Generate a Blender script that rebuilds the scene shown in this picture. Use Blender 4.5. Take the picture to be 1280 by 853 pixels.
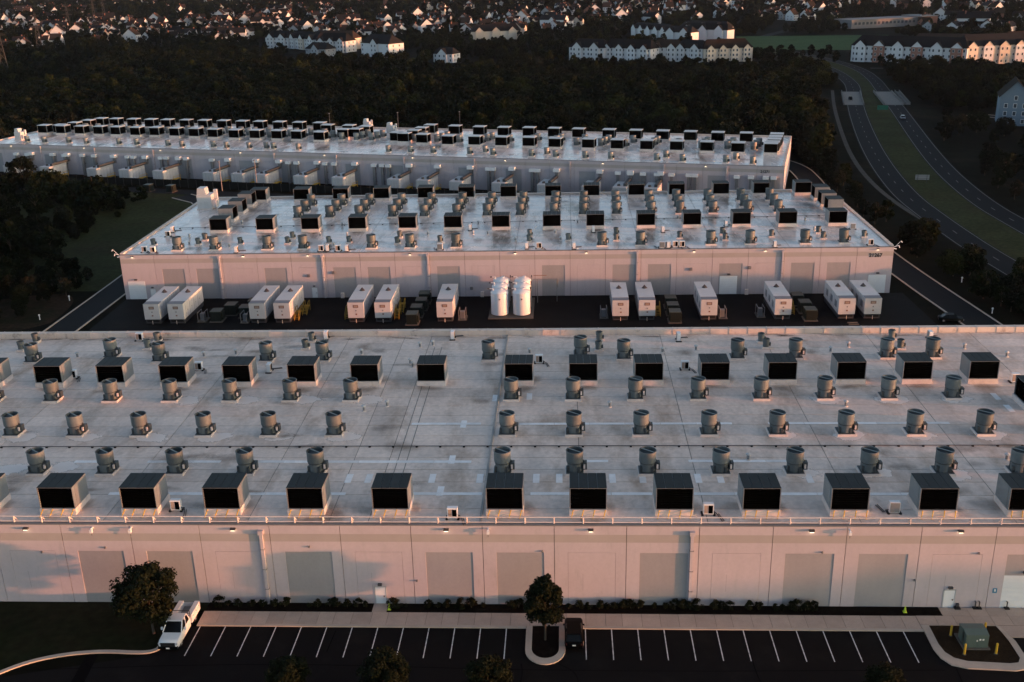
import bpy, math, random
from math import sin, cos, radians, pi, sqrt, atan2
from mathutils import Matrix, Vector
RND = random.Random(7)
scene = bpy.context.scene
col = scene.collection
for o in list(bpy.data.objects): bpy.data.objects.remove(o)

# ------------------------------------------------------------------ camera
F, PITCH, YAW, ROLL, CH = 1300.4, 0.3523, 0.0543, -0.0251, 66.515
_fw = Vector((-sin(YAW)*cos(PITCH), cos(YAW)*cos(PITCH), -sin(PITCH)))
_rt0 = Vector((cos(YAW), sin(YAW), 0)); _up0 = _rt0.cross(_fw)
_rt = cos(ROLL)*_rt0 + sin(ROLL)*_up0; _up = -sin(ROLL)*_rt0 + cos(ROLL)*_up0
cam_d = bpy.data.cameras.new('camera'); cam = bpy.data.objects.new('camera', cam_d); col.objects.link(cam)
m = Matrix((( _rt.x, _up.x, -_fw.x, 0), (_rt.y, _up.y, -_fw.y, 0), (_rt.z, _up.z, -_fw.z, CH), (0, 0, 0, 1)))
cam.matrix_world = m
cam_d.sensor_width = 36.0; cam_d.lens = 36.0*F/1280.0; cam_d.clip_start = 0.5; cam_d.clip_end = 20000
scene.camera = cam

# ------------------------------------------------------------------ light
SUN_EL, SUN_AZ = radians(2.0), radians(76.5)      # azimuth measured from -Y towards +X
SUN = Vector((sin(SUN_AZ)*cos(SUN_EL), -cos(SUN_AZ)*cos(SUN_EL), sin(SUN_EL)))
world = bpy.data.worlds.new('World'); scene.world = world; world.use_nodes = True
wn = world.node_tree; wn.nodes.clear()
sky = wn.nodes.new('ShaderNodeTexSky'); sky.sky_type = 'NISHITA'; sky.sun_disc = False
sky.sun_elevation = SUN_EL; sky.sun_rotation = atan2(SUN.x, SUN.y)
sky.altitude = 60; sky.air_density = 0.40; sky.dust_density = 0.8; sky.ozone_density = 0.25
bg = wn.nodes.new('ShaderNodeBackground'); bg.inputs[1].default_value = 0.15
wo = wn.nodes.new('ShaderNodeOutputWorld')
wn.links.new(sky.outputs[0], bg.inputs[0]); wn.links.new(bg.outputs[0], wo.inputs[0])
sl = bpy.data.lights.new('sun', 'SUN'); sl.energy = 1.75; sl.angle = radians(1.2); sl.color = (1.0, 0.33, 0.15)
so = bpy.data.objects.new('sun', sl); col.objects.link(so)
so.rotation_euler = SUN.to_track_quat('Z', 'Y').to_euler(); so.location = (200, -100, 120)
vs = scene.view_settings; vs.view_transform = 'Standard'; vs.look = 'None'; vs.exposure = 2.0; vs.gamma = 1.0; vs.use_curve_mapping = False

# ------------------------------------------------------------------ helpers
def ray(px, py): return _fw + _rt*((px-640)/F) - _up*((py-426.5)/F)
def gz(px, py, z=0.0):
    d = ray(px, py); t = (z-CH)/d.z; return d.x*t, d.y*t
def gy(px, py, Y):
    d = ray(px, py); t = Y/d.y; return d.x*t, CH+d.z*t
def project(x, y, z):
    d = Vector((x, y, z-CH)); w = d.dot(_fw)
    if w < 1: return (-9999, -9999)
    return 640+F*d.dot(_rt)/w, 426.5-F*d.dot(_up)/w
def inpoly(x, y, P):
    c = False; j = len(P)-1
    for i in range(len(P)):
        if (P[i][1] > y) != (P[j][1] > y) and x < (P[j][0]-P[i][0])*(y-P[i][1])/(P[j][1]-P[i][1])+P[i][0]: c = not c
        j = i
    return c

MATS = {}
def nd(nt, t, **k):
    n = nt.nodes.new(t)
    for a, b in k.items(): setattr(n, a, b)
    return n
def material(name, base, rough=0.8, spec=0.3, metal=0.0, noise=0.0, nscale=1.0, stretch=(1,1,1), noise2=0.0, n2scale=8.0, bump=0.0, bscale=20.0,
             island=0.0, objrnd=0.0, hue=None, rough_var=0.0, coat=0.0, emit=None, transl=0.0, local=False, smudge=None):
    """procedural principled material: base colour x (noise, fine noise, per-island / per-object variation)"""
    mt = bpy.data.materials.new(name); mt.use_nodes = True; nt = mt.node_tree
    b = nt.nodes['Principled BSDF']; L = nt.links.new
    b.inputs['Roughness'].default_value = rough; b.inputs['Metallic'].default_value = metal
    b.inputs['Specular IOR Level'].default_value = spec
    if coat: b.inputs['Coat Weight'].default_value = coat
    if emit:
        b.inputs['Emission Color'].default_value = (*emit[:3], 1); b.inputs['Emission Strength'].default_value = emit[3]
    geo = nd(nt, 'ShaderNodeNewGeometry'); tc = nd(nt, 'ShaderNodeTexCoord')
    src = tc.outputs['Object'] if local else geo.outputs['Position']
    mp = nd(nt, 'ShaderNodeMapping'); mp.inputs['Scale'].default_value = stretch; L(src, mp.inputs[0])
    fac = None
    def mul(a, bb):
        n = nd(nt, 'ShaderNodeMath', operation='MULTIPLY'); L(a, n.inputs[0]); L(bb, n.inputs[1]); return n.outputs[0]
    def rng(v, lo, hi, a=0.0, c=1.0):
        n = nd(nt, 'ShaderNodeMapRange'); n.inputs[1].default_value = a; n.inputs[2].default_value = c
        n.inputs[3].default_value = lo; n.inputs[4].default_value = hi; L(v, n.inputs[0]); return n.outputs[0]
    if noise:
        n = nd(nt, 'ShaderNodeTexNoise'); n.inputs['Scale'].default_value = nscale; n.inputs['Detail'].default_value = 5; n.inputs['Roughness'].default_value = .62
        L(mp.outputs[0], n.inputs['Vector']); fac = rng(n.outputs[0], 1-noise, 1+noise, .28, .72)
        if rough_var:
            L(rng(n.outputs[0], max(.03, rough-rough_var), min(1, rough+rough_var), .35, .65), b.inputs['Roughness'])
    if noise2:
        n = nd(nt, 'ShaderNodeTexNoise'); n.inputs['Scale'].default_value = n2scale; n.inputs['Detail'].default_value = 3
        L(src, n.inputs['Vector']); v = rng(n.outputs[0], 1-noise2, 1+noise2, .28, .72); fac = mul(fac, v) if fac else v
    if island:
        v = rng(geo.outputs['Random Per Island'], 1-island, 1+island); fac = mul(fac, v) if fac else v
    if objrnd:
        oi = nd(nt, 'ShaderNodeObjectInfo'); v = rng(oi.outputs['Random'], 1-objrnd, 1+objrnd); fac = mul(fac, v) if fac else v
    c0 = nd(nt, 'ShaderNodeRGB'); c0.outputs[0].default_value = (*base, 1); cc = c0.outputs[0]
    if hue:     # second colour mixed in per object
        oi = nd(nt, 'ShaderNodeObjectInfo'); wnz = nd(nt, 'ShaderNodeTexWhiteNoise', noise_dimensions='1D'); L(oi.outputs['Random'], wnz.inputs['W'])
        mx = nd(nt, 'ShaderNodeMix', data_type='RGBA'); L(rng(wnz.outputs[0], 0, 1, hue[3], 1.0), mx.inputs[0]); L(cc, mx.inputs[6]); mx.inputs[7].default_value = (*hue[:3], 1); cc = mx.outputs[2]
    if smudge:  # (colour, scale, low, high): blotches of another colour with a shape of their own
        n = nd(nt, 'ShaderNodeTexNoise'); n.inputs['Scale'].default_value = smudge[1]; n.inputs['Detail'].default_value = 6; n.inputs['Roughness'].default_value = .7
        mp2 = nd(nt, 'ShaderNodeMapping'); mp2.inputs['Location'].default_value = (37, 11, 5); mp2.inputs['Scale'].default_value = smudge[4] if len(smudge) > 4 else (1,1,1)
        L(src, mp2.inputs[0]); L(mp2.outputs[0], n.inputs['Vector'])
        mx = nd(nt, 'ShaderNodeMix', data_type='RGBA'); L(rng(n.outputs[0], 0, 1, smudge[2], smudge[3]), mx.inputs[0]); L(cc, mx.inputs[6]); mx.inputs[7].default_value = (*smudge[0], 1); cc = mx.outputs[2]
    if fac:
        sc = nd(nt, 'ShaderNodeVectorMath', operation='SCALE'); L(cc, sc.inputs[0]); L(fac, sc.inputs['Scale']); cc = sc.outputs[0]
    L(cc, b.inputs['Base Color'])
    if bump:
        n = nd(nt, 'ShaderNodeTexNoise'); n.inputs['Scale'].default_value = bscale; n.inputs['Detail'].default_value = 4; L(src, n.inputs['Vector'])
        bp = nd(nt, 'ShaderNodeBump'); bp.inputs['Strength'].default_value = bump; bp.inputs['Distance'].default_value = .05
        L(n.outputs[0], bp.inputs['Height']); L(bp.outputs[0], b.inputs['Normal'])
    if transl:
        tr = nd(nt, 'ShaderNodeBsdfTranslucent'); L(cc, tr.inputs[0]); ms = nd(nt, 'ShaderNodeMixShader'); ms.inputs[0].default_value = transl
        L(b.outputs[0], ms.inputs[1]); L(tr.outputs[0], ms.inputs[2]); L(ms.outputs[0], nt.nodes['Material Output'].inputs[0])
    MATS[name] = mt; return mt

M = material
M('wall', (.455,.412,.435), .85, .2, noise=.05, nscale=.5, stretch=(1,1,.25), noise2=.03, n2scale=3, objrnd=.02, smudge=((.38,.36,.37), .9, .56, .80, (1,1,.22)))
M('wall_grey', (.300,.295,.305), .85, .2, noise=.06, nscale=.5, stretch=(1,1,.3), noise2=.03, n2scale=3, objrnd=.03)
M('band_grey', (.36,.335,.32), .85, .2, noise=.04, nscale=.6)
M('joint', (.10,.095,.09), .9, .1)
M('coping', (.16,.165,.17), .55, .4, noise=.1, nscale=.7)
M('parapet', (.62,.53,.47), .8, .2, noise=.10, nscale=.5, stretch=(1,1,.3), smudge=((.25,.2,.17), .6, .55, .75))
M('roof1', (.68,.56,.49), .62, .35, noise=.20, nscale=.20, stretch=(1,.35,1), noise2=.11, n2scale=1.6, objrnd=.09, rough_var=.2, bump=.08, bscale=3, smudge=((.42,.31,.24), .19, .50, .70, (1,.45,1)))
M('roof_edge', (.30,.29,.28), .7, .3, noise=.1, nscale=.6)
M('roof2', (.74,.635,.585), .24, .5, noise=.12, nscale=.22, stretch=(1,.25,1), noise2=.05, n2scale=1.8, objrnd=.05, rough_var=.12, bump=.04, bscale=1.5, smudge=((.27,.225,.19), .19, .49, .66, (1,.35,1)))
M('pad', (.80,.77,.76), .6, .35, noise=.12, nscale=.8, objrnd=.12)
M('patch', (.75,.61,.56), .6, .3, noise=.12, nscale=.7, objrnd=.08)
M('seam', (.22,.20,.18), .8, .2)
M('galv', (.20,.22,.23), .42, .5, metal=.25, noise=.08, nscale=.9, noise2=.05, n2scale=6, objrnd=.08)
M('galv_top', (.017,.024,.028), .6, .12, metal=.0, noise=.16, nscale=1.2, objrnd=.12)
M('galv_light', (.50,.51,.52), .45, .45, metal=.2, noise=.06, nscale=1, objrnd=.05)
M('fan_grey', (.11,.13,.135), .5, .4, metal=.15, noise=.16, nscale=1.5, objrnd=.22)
M('fan_dark', (.05,.06,.065), .5, .4, metal=.2, noise=.1, nscale=2)
M('curb_white', (.66,.58,.54), .8, .2, noise=.10, nscale=1.2, objrnd=.06, smudge=((.46,.37,.30), 1.1, .55, .8))
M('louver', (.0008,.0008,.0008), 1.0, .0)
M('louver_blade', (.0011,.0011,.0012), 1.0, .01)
M('yellow_dim', (.26,.16,.015), .6, .3, noise=.15, nscale=2)
M('yellow', (.62,.36,.03), .5, .4, noise=.12, nscale=2)
M('white_metal', (.74,.75,.76), .45, .4, noise=.05, nscale=1, objrnd=.04)
M('pipe_grey', (.20,.20,.21), .45, .5, metal=.4)
M('pipe_dark', (.05,.05,.055), .5, .4)
M('rubber', (.015,.015,.016), .8, .2)
M('rust', (.23,.11,.07), .8, .2, noise=.25, nscale=3)
M('trailer', (.60,.59,.585), .5, .35, noise=.05, nscale=.8, objrnd=.05)
M('trailer_grey', (.20,.205,.22), .55, .35)
M('trailer_brown', (.17,.105,.085), .6, .3)
M('brown_lite', (.36,.27,.22), .6, .3)
M('tank', (.74,.76,.77), .32, .5, noise=.05, nscale=.7, stretch=(1,1,.3))
M('concrete', (.10,.09,.08), .9, .2, noise=.10, nscale=.7, noise2=.06, n2scale=5, objrnd=.08)
M('slab', (.42,.33,.275), .9, .2, noise=.10, nscale=.6, noise2=.06, n2scale=6, objrnd=.08)
M('kerb', (.43,.36,.30), .9, .2, noise=.12, nscale=.5)
M('asphalt', (.009,.0095,.0105), .85, .12, noise=.12, nscale=.25, noise2=.10, n2scale=9, smudge=((.007,.007,.0075), .35, .55, .7))
M('asphalt_new', (.0038,.0038,.0043), .85, .10, noise=.15, nscale=.2, noise2=.10, n2scale=9, smudge=((.0078,.0072,.007), .22, .52, .66))
M('asphalt_road', (.0045,.0055,.008), .85, .08, noise=.10, nscale=.06, stretch=(1,.2,1), noise2=.05, n2scale=3)
M('path', (.06,.055,.05), .9, .1, noise=.2, nscale=.3)
M('bridge_deck', (.17,.155,.14), .85, .25, noise=.10, nscale=.3, noise2=.05, n2scale=2)
M('paint_white', (.62,.62,.62), .7, .3, noise=.15, nscale=3, smudge=((.22,.22,.22), 2.2, .50, .68))
M('paint_edge', (.10,.10,.10), .7, .3, noise=.15, nscale=.5)
M('paint_road', (.11,.11,.115), .7, .2, noise=.2, nscale=3)
M('tar', (.0025,.0025,.003), .9, .03)
M('ground', (.006,.0065,.004), .95, .02, noise=.35, nscale=.02, noise2=.3, n2scale=.18, smudge=((.016,.011,.007), .03, .52, .7))
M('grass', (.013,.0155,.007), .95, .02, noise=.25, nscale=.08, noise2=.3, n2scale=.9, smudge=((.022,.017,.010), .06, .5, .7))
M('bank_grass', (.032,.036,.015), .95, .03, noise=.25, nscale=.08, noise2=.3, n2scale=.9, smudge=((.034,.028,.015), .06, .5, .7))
M('bare_soil', (.030,.019,.012), .95, .03, noise=.3, nscale=.15, noise2=.3, n2scale=1.2, smudge=((.014,.014,.007), .12, .45, .6))
M('turf', (.040,.072,.030), .95, .03, noise=.12, nscale=.05, noise2=.1, n2scale=.4)
M('mulch', (.008,.006,.005), .98, .02, noise=.4, nscale=1.8, noise2=.4, n2scale=9, bump=.6, bscale=9)
M('dry_mulch', (.024,.016,.010), .98, .02, noise=.35, nscale=.9, noise2=.35, n2scale=7, bump=.5, bscale=9)
M('bark', (.07,.055,.042), .95, .1, noise=.3, nscale=3, stretch=(1,1,.2))
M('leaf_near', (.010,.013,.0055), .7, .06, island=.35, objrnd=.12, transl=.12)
M('leaf_forest', (.0052,.0082,.0032), .75, .04, island=.35, objrnd=.35, hue=(.021,.026,.007,.55), transl=.12)
M('leaf_dark', (.0045,.007,.0032), .75, .04, island=.35, objrnd=.35, hue=(.016,.017,.010,.5), transl=.12)
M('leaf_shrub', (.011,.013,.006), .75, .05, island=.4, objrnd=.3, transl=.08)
M('green_box', (.085,.12,.105), .5, .4, noise=.08, nscale=2)
M('green_dark', (.008,.012,.009), .5, .4, noise=.12, nscale=2)
M('green_top', (.05,.065,.052), .5, .4, noise=.15, nscale=2, objrnd=.1)
M('sign_green', (.006,.11,.07), .4, .4)
M('sign_grey', (.24,.25,.25), .5, .4)
M('blue_sign', (.02,.18,.32), .5, .4)
M('black_text', (.010,.010,.012), .6, .3)
M('door_white', (.70,.73,.75), .5, .35, noise=.04, nscale=1)
M('door_grey', (.42,.44,.45), .5, .4, noise=.04, nscale=1)
M('lamp_glow', (.9,.8,.6), .5, .3, emit=(1.0,.80,.52,1.4))
M('glass', (.005,.006,.007), .2, .2)
M('car_white', (.72,.74,.76), .3, .5, coat=.6, noise=.02, nscale=2)
M('car_black', (.0015,.0015,.0018), .5, .06)
M('car_silver', (.16,.17,.19), .3, .5, metal=.3, coat=.5)
M('car_dark', (.003,.005,.005), .5, .1)
M('rim', (.30,.31,.32), .35, .5, metal=.7)
M('plate', (.7,.7,.68), .5, .3)
M('lamp_clear', (.5,.52,.55), .15, .6)
M('lamp_red', (.05,.003,.003), .3, .5)
M('hvis', (.45,.60,.05), .6, .3)
M('siding_white', (.56,.565,.58), .7, .25, noise=.04, nscale=.3, objrnd=.08)
M('siding_cream', (.56,.48,.40), .7, .25, noise=.04, nscale=.3, objrnd=.12)
M('siding_grey', (.28,.30,.32), .7, .25, noise=.04, nscale=.3, objrnd=.15)
M('siding_blue', (.13,.18,.23), .7, .25, noise=.04, nscale=.3)
M('brick', (.24,.12,.09), .85, .2, noise=.12, nscale=.5, objrnd=.15)
M('shingle', (.016,.015,.016), .85, .05, noise=.15, nscale=.3, objrnd=.4)
M('shingle_brown', (.032,.022,.018), .85, .05, noise=.15, nscale=.3, objrnd=.3)
M('window_dark', (.05,.06,.075), .15, .6)
M('trim_white', (.76,.76,.75), .6, .3)
M('school_grey', (.16,.16,.17), .8, .2, noise=.08, nscale=.3)
M('steel', (.05,.05,.05), .7, .2)
M('screen', (.006,.007,.006), .8, .15, noise=.2, nscale=1)

def soft_patch(name, base, lo, hi, scale, rough=.7, amax=.75):
    mt = bpy.data.materials.new(name); mt.use_nodes = True; nt = mt.node_tree; b = nt.nodes['Principled BSDF']; L = nt.links.new
    b.inputs['Base Color'].default_value = (*base,1); b.inputs['Roughness'].default_value = rough; b.inputs['Specular IOR Level'].default_value = .25
    geo = nd(nt,'ShaderNodeNewGeometry'); tc = nd(nt,'ShaderNodeTexCoord'); n = nd(nt,'ShaderNodeTexNoise'); n.inputs['Scale'].default_value = scale; n.inputs['Detail'].default_value = 6; n.inputs['Roughness'].default_value = .68
    L(geo.outputs['Position'], n.inputs['Vector'])
    ln = nd(nt,'ShaderNodeVectorMath', operation='LENGTH'); L(tc.outputs['Object'], ln.inputs[0])
    fall = nd(nt,'ShaderNodeMapRange'); fall.interpolation_type = 'SMOOTHSTEP'; L(ln.outputs['Value'], fall.inputs[0]); fall.inputs[1].default_value = .0; fall.inputs[2].default_value = 1.0; fall.inputs[3].default_value = .30; fall.inputs[4].default_value = -.30
    ad = nd(nt,'ShaderNodeMath', operation='ADD'); L(n.outputs[0], ad.inputs[0]); L(fall.outputs[0], ad.inputs[1])
    al = nd(nt,'ShaderNodeMapRange'); L(ad.outputs[0], al.inputs[0]); al.inputs[1].default_value = lo; al.inputs[2].default_value = hi; al.inputs[4].default_value = amax
    L(al.outputs[0], b.inputs['Alpha']); MATS[name] = mt
soft_patch('stain_reflection', (.22,.165,.12), .44, .95, .8, .7, .50)
soft_patch('stain_reflection_dark', (.22,.185,.16), .42, .95, .45, .5, .42)
soft_patch('patch_soft', (.90,.80,.74), .43, .50, .55, .6, .85)
class MB:
    """collects polygons with material slots and builds one mesh"""
    def __init__(s): s.v = []; s.f = []; s.mi = []; s.mats = []
    def slot(s, m):
        if m not in s.mats: s.mats.append(m)
        return s.mats.index(m)
    def face(s, pts, m):
        n = len(s.v); s.v += [tuple(p) for p in pts]; s.f.append(tuple(range(n, n+len(pts)))); s.mi.append(s.slot(m)); return s
    def box(s, x0, y0, z0, x1, y1, z1, m, top=None, taper=0.0):
        n = len(s.v); t = taper
        s.v += [(x0,y0,z0),(x1,y0,z0),(x1,y1,z0),(x0,y1,z0),(x0+t,y0+t,z1),(x1-t,y0+t,z1),(x1-t,y1-t,z1),(x0+t,y1-t,z1)]
        k = s.slot(m); kt = s.slot(top) if top else k
        for q, kk in (((0,3,2,1),k),((4,5,6,7),kt),((0,1,5,4),k),((1,2,6,5),k),((2,3,7,6),k),((3,0,4,7),k)):
            s.f.append(tuple(n+i for i in q)); s.mi.append(kk)
        return s
    def cyl(s, cx, cy, z0, z1, r0, r1=None, n=20, m='galv', cap=True, top=None):
        r1 = r0 if r1 is None else r1; b = len(s.v); k = s.slot(m)
        for i in range(n):
            a = 2*pi*i/n; s.v.append((cx+r0*cos(a), cy+r0*sin(a), z0))
        for i in range(n):
            a = 2*pi*i/n; s.v.append((cx+r1*cos(a), cy+r1*sin(a), z1))
        for i in range(n):
            j = (i+1) % n; s.f.append((b+i, b+j, b+n+j, b+n+i)); s.mi.append(k)
        if cap:
            s.f.append(tuple(b+n+i for i in range(n))); s.mi.append(s.slot(top) if top else k)
            s.f.append(tuple(b+n-1-i for i in range(n))); s.mi.append(k)
        return s
    def lathe(s, prof, n=20, m='tank', cx=0, cy=0):
        b = len(s.v); k = s.slot(m)
        for r, z in prof:
            for i in range(n):
                a = 2*pi*i/n; s.v.append((cx+r*cos(a), cy+r*sin(a), z))
        for q in range(len(prof)-1):
            for i in range(n):
                j = (i+1) % n; s.f.append((b+q*n+i, b+q*n+j, b+(q+1)*n+j, b+(q+1)*n+i)); s.mi.append(k)
        return s
    def bar(s, p, q, r, m, n=6, r2=None):
        p = Vector(p); q = Vector(q); d = (q-p).normalized(); a = d.orthogonal().normalized(); c = d.cross(a); b = len(s.v); k = s.slot(m)
        for P, R in ((p, r), (q, r if r2 is None else r2)):
            for i in range(n):
                t = 2*pi*i/n+pi/n; s.v.append(tuple(P+a*(R*cos(t))+c*(R*sin(t))))
        for i in range(n):
            j = (i+1) % n; s.f.append((b+i, b+j, b+n+j, b+n+i)); s.mi.append(k)
        s.f.append(tuple(b+n-1-i for i in range(n))); s.mi.append(k); s.f.append(tuple(b+n+i for i in range(n))); s.mi.append(k)
        return s
    def prism(s, prof, x0, x1, m, axis='x', caps=None):
        """polygon prof (a,b) extruded along axis: x -> (y,z), y -> (x,z), z -> (x,y)"""
        n = len(s.v); N = len(prof); k = s.slot(m); kc = s.slot(caps) if caps else k
        P = {'x': lambda t, a, b: (t, a, b), 'y': lambda t, a, b: (a, t, b), 'z': lambda t, a, b: (a, b, t)}[axis]
        for t in (x0, x1):
            for a, b in prof: s.v.append(P(t, a, b))
        for i in range(N):
            j = (i+1) % N; s.f.append((n+i, n+j, n+N+j, n+N+i)); s.mi.append(k)
        s.f.append(tuple(n+N-1-i for i in range(N))); s.mi.append(kc); s.f.append(tuple(n+N+i for i in range(N))); s.mi.append(kc)
        return s
    def mesh(s, name, smooth=False):
        me = bpy.data.meshes.new(name); me.from_pydata(s.v, [], s.f)
        for k in s.mats: me.materials.append(MATS[k])
        me.polygons.foreach_set('material_index', s.mi)
        if smooth: me.polygons.foreach_set('use_smooth', [True]*len(s.f))
        me.validate(); me.update()
        import bmesh
        bm = bmesh.new(); bm.from_mesh(me); bmesh.ops.recalc_face_normals(bm, faces=bm.faces); bm.to_mesh(me); bm.free()
        if smooth:
            try: me.set_sharp_from_angle(angle=radians(40))
            except Exception: pass
        return me
def ob(name, me, parent=None, loc=(0,0,0), rz=0.0, scale=None):
    if isinstance(me, MB): me = me.mesh(name)
    o = bpy.data.objects.new(name, me); col.objects.link(o); o.location = loc; o.rotation_euler = (0,0,rz)
    if scale: o.scale = scale
    if parent: o.parent = parent
    return o
def tag(o, label, cat, group=None):
    o['label'] = label; o['category'] = cat
    if group: o['group'] = group
    return o
def thing(name, label, cat, group=None, loc=(0,0,0), rz=0.0):
    return tag(ob(name, None, None, loc, rz), label, cat, group)
def struct(name, me, loc=(0,0,0)):
    o = ob(name, me, None, loc); o['kind'] = 'structure'; return o
def dup(root, loc, rz=0.0, label=None, group=None, scale=None):
    r = root.copy(); col.objects.link(r); r.location = loc; r.rotation_euler = (0,0,rz)
    if scale: r.scale = scale
    if label: r['label'] = label
    if group: r['group'] = group
    for ch in list(root.children):
        c = ch.copy(); col.objects.link(c); c.parent = r
        for g in ch.children:
            d = g.copy(); col.objects.link(d); d.parent = c
    return r
class Kind:
    """first place() moves the prototype itself, later ones copy it"""
    def __init__(s, make): s.make = make; s.root = None
    def place(s, loc, rz=0.0, label=None, cat=None, group=None, scale=None):
        if s.root is None:
            s.root = s.make(); r = s.root; r.location = loc; r.rotation_euler = (0,0,rz)
            if scale: r.scale = scale
        else: r = dup(s.root, loc, rz, None, None, scale)
        if label: r['label'] = label
        if cat: r['category'] = cat
        if group: r['group'] = group
        elif 'group' in r: del r['group']
        return r
def sheet(name, pts, z, m, th=0.0):
    b = MB()
    if th: b.prism(pts, z-th, z, m, 'z')
    else: b.face([(x, y, z) for x, y in pts], m)
    return b
def offset_line(P, d):
    out = []
    for i in range(len(P)):
        a = Vector(P[max(i-1,0)]); c = Vector(P[min(i+1,len(P)-1)]); t = (c-a).normalized(); out.append((P[i][0]-t.y*d, P[i][1]+t.x*d))
    return out
def smooth(P, n=2):
    for _ in range(n):
        Q = [P[0]]
        for a, b in zip(P, P[1:]): Q += [(a[0]*.75+b[0]*.25, a[1]*.75+b[1]*.25), (a[0]*.25+b[0]*.75, a[1]*.25+b[1]*.75)]
        P = Q+[P[-1]]
    return P
def ribbon(P, d0, d1, z, m, th=0.0, b=None):
    A = offset_line(P, d0); B = offset_line(P, d1); b = b or MB()
    for i in range(len(P)-1):
        q = [(*A[i], z), (*A[i+1], z), (*B[i+1], z), (*B[i], z)]; b.face(q, m)
        if th:
            for S in (A, B): b.face([(*S[i], z), (*S[i+1], z), (*S[i+1], z-th), (*S[i], z-th)], m)
    if th:
        for i in (0, -1): b.face([(*A[i], z), (*B[i], z), (*B[i], z-th), (*A[i], z-th)], m)
    return b

# ------------------------------------------------------------------ setting: ground, roads
R_ = 5200
gb = MB(); N = 26
pts = []
struct('ground', sheet('ground', [(-R_,-1500),(R_,-1500),(R_,6500),(-R_,6500)], 0.0, 'ground'))
struct('lawn', sheet('lawn', [(-150,62),(-57.2,62),(-57.2,85.3),(-55.2,86.6),(-52.9,87.6),(-50.3,88.1),(-47.6,88.35),(-43.8,88.1),(-42.4,89.0),(-42.35,95.2),(-39.6,95.4),(-39.6,96.9),(-150,96.9)], .05, 'grass'))
struct('grass_bank', sheet('grass_bank', [(-175,312),(-150,320),(-134,322),(-98,311),(-96.5,262),(-96.5,214),(-112,214),(-150,236),(-180,262)], .012, 'bank_grass'))
struct('bare_bank', sheet('bare_bank', smooth([(-150,186),(-103.2,186),(-103.2,204),(-108,213),(-118,211),(-128,204),(-150,200),(-150,186)],2), .010, 'bare_soil'))
lot = struct('parking_lot', sheet('parking_lot', [(-57.2,40),(60,40),(60,92.6),(-42.4,92.6),(-42.4,87.8),(-57.2,83.8)], .008, 'asphalt_new'))
struct('service_yard', sheet('service_yard', [(-93,157.2),(70.5,157.2),(69.5,207.9),(-93.6,207.9)], .01, 'asphalt_new'))
xl0, xr0 = -39.30, 1.943
sm = MB().box(-.05,0,.012,.05,5.05,.016,'paint_white').mesh('stall_line')
for i in range(13):
    ob('stall_line', sm, lot, (xl0+i*2.743, 87.53, 0)); ob('stall_line', sm, lot, (xr0+i*2.743, 87.53, 0))
for pp in ([(-4.6,86.8),(-4.4,85.2),(-4.7,83.0)], [(-1,86.9),(.9,85.6),(1.2,83.0)], [(18.6,90.5),(18.5,86.2),(18.9,83.2)], [(-57,84.9),(-30,86.6),(0,85.6),(37,86.4)], [(-24.5,92),(-24.7,88.4)], [(38.2,86.7),(38.0,84.0)]):
    ob('tar_seam', ribbon(smooth(pp,2), -.06, .06, .0135, 'tar'), lot)
ob('asphalt_patch', sheet('asphalt_patch', [(-49.6,87.5),(-48.4,87.6),(-47.8,82),(-49.2,82)], .0125, 'tar'), lot)
# sidewalk of single slabs, kerb, planting bed
sw = struct('sidewalk', MB().box(-39.7,92.95,0,36.9,95.2,.10,'joint'))
x = -39.7
while x < 36.5:
    w = RND.choice((1.75,1.95,2.1)); w = min(w, 36.9-x)
    ob('paving_slab', MB().box(0,0,0,w-.035,2.24,.135+RND.uniform(-.006,.006),'slab'), sw, (x,92.955,0)); x += w
plaza = struct('entrance_apron', MB().box(36.9,93.65,0,62,95.2,.10,'joint').box(39.78,95.2,0,62,96.75,.10,'joint'))
for i in range(13):
    for j, (y0, y1) in enumerate(((93.66,95.25),(95.28,96.74))):
        x = 36.92+i*1.93
        if j == 1 and x < 39.7: continue
        if j == 1 and i == 2: ob('paving_slab', MB().box(0,0,0,x-39.8,y1-y0,.133,'slab'), plaza, (39.78,y0,0))
        ob('paving_slab', MB().box(0,0,0,1.90,y1-y0,.135+RND.uniform(-.005,.005),'slab'), plaza, (x,y0,0))
ob('paving_slab', sheet('paving_slab', [(44.9,93.6),(62,93.6),(62,91.7),(45.5,91.7),(45.2,92.6)], .13, 'slab', .13), plaza)
kb = MB(); kb.box(-39.7,92.6,0,-4.2,92.94,.145,'kerb'); kb.box(-.2,92.6,0,37.0,92.94,.145,'kerb')
struct('kerb', kb)
struct('kerb_curve', ribbon(smooth([(-62,79.5),(-59.5,82.0),(-57.2,84.6),(-55.2,86.2),(-52.9,87.2),(-50.3,87.85),(-47.6,88.1),(-44.2,87.9),(-42.9,88.1),(-42.2,88.8),(-42.1,95.2)],2), -.23, .23, .14, 'kerb', .14))
bedm = struct('planting_bed', MB().box(-39.6,95.2,0,-21.2,96.86,.12,'mulch').box(-19.6,95.2,0,39.75,96.86,.12,'mulch'))
struct('doorstep_path', MB().box(-21.2,95.2,0,-19.6,96.86,.132,'slab'))
struct('grass_verge', MB().box(-42.3,95.5,0,-39.75,96.86,.09,'grass'))
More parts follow.
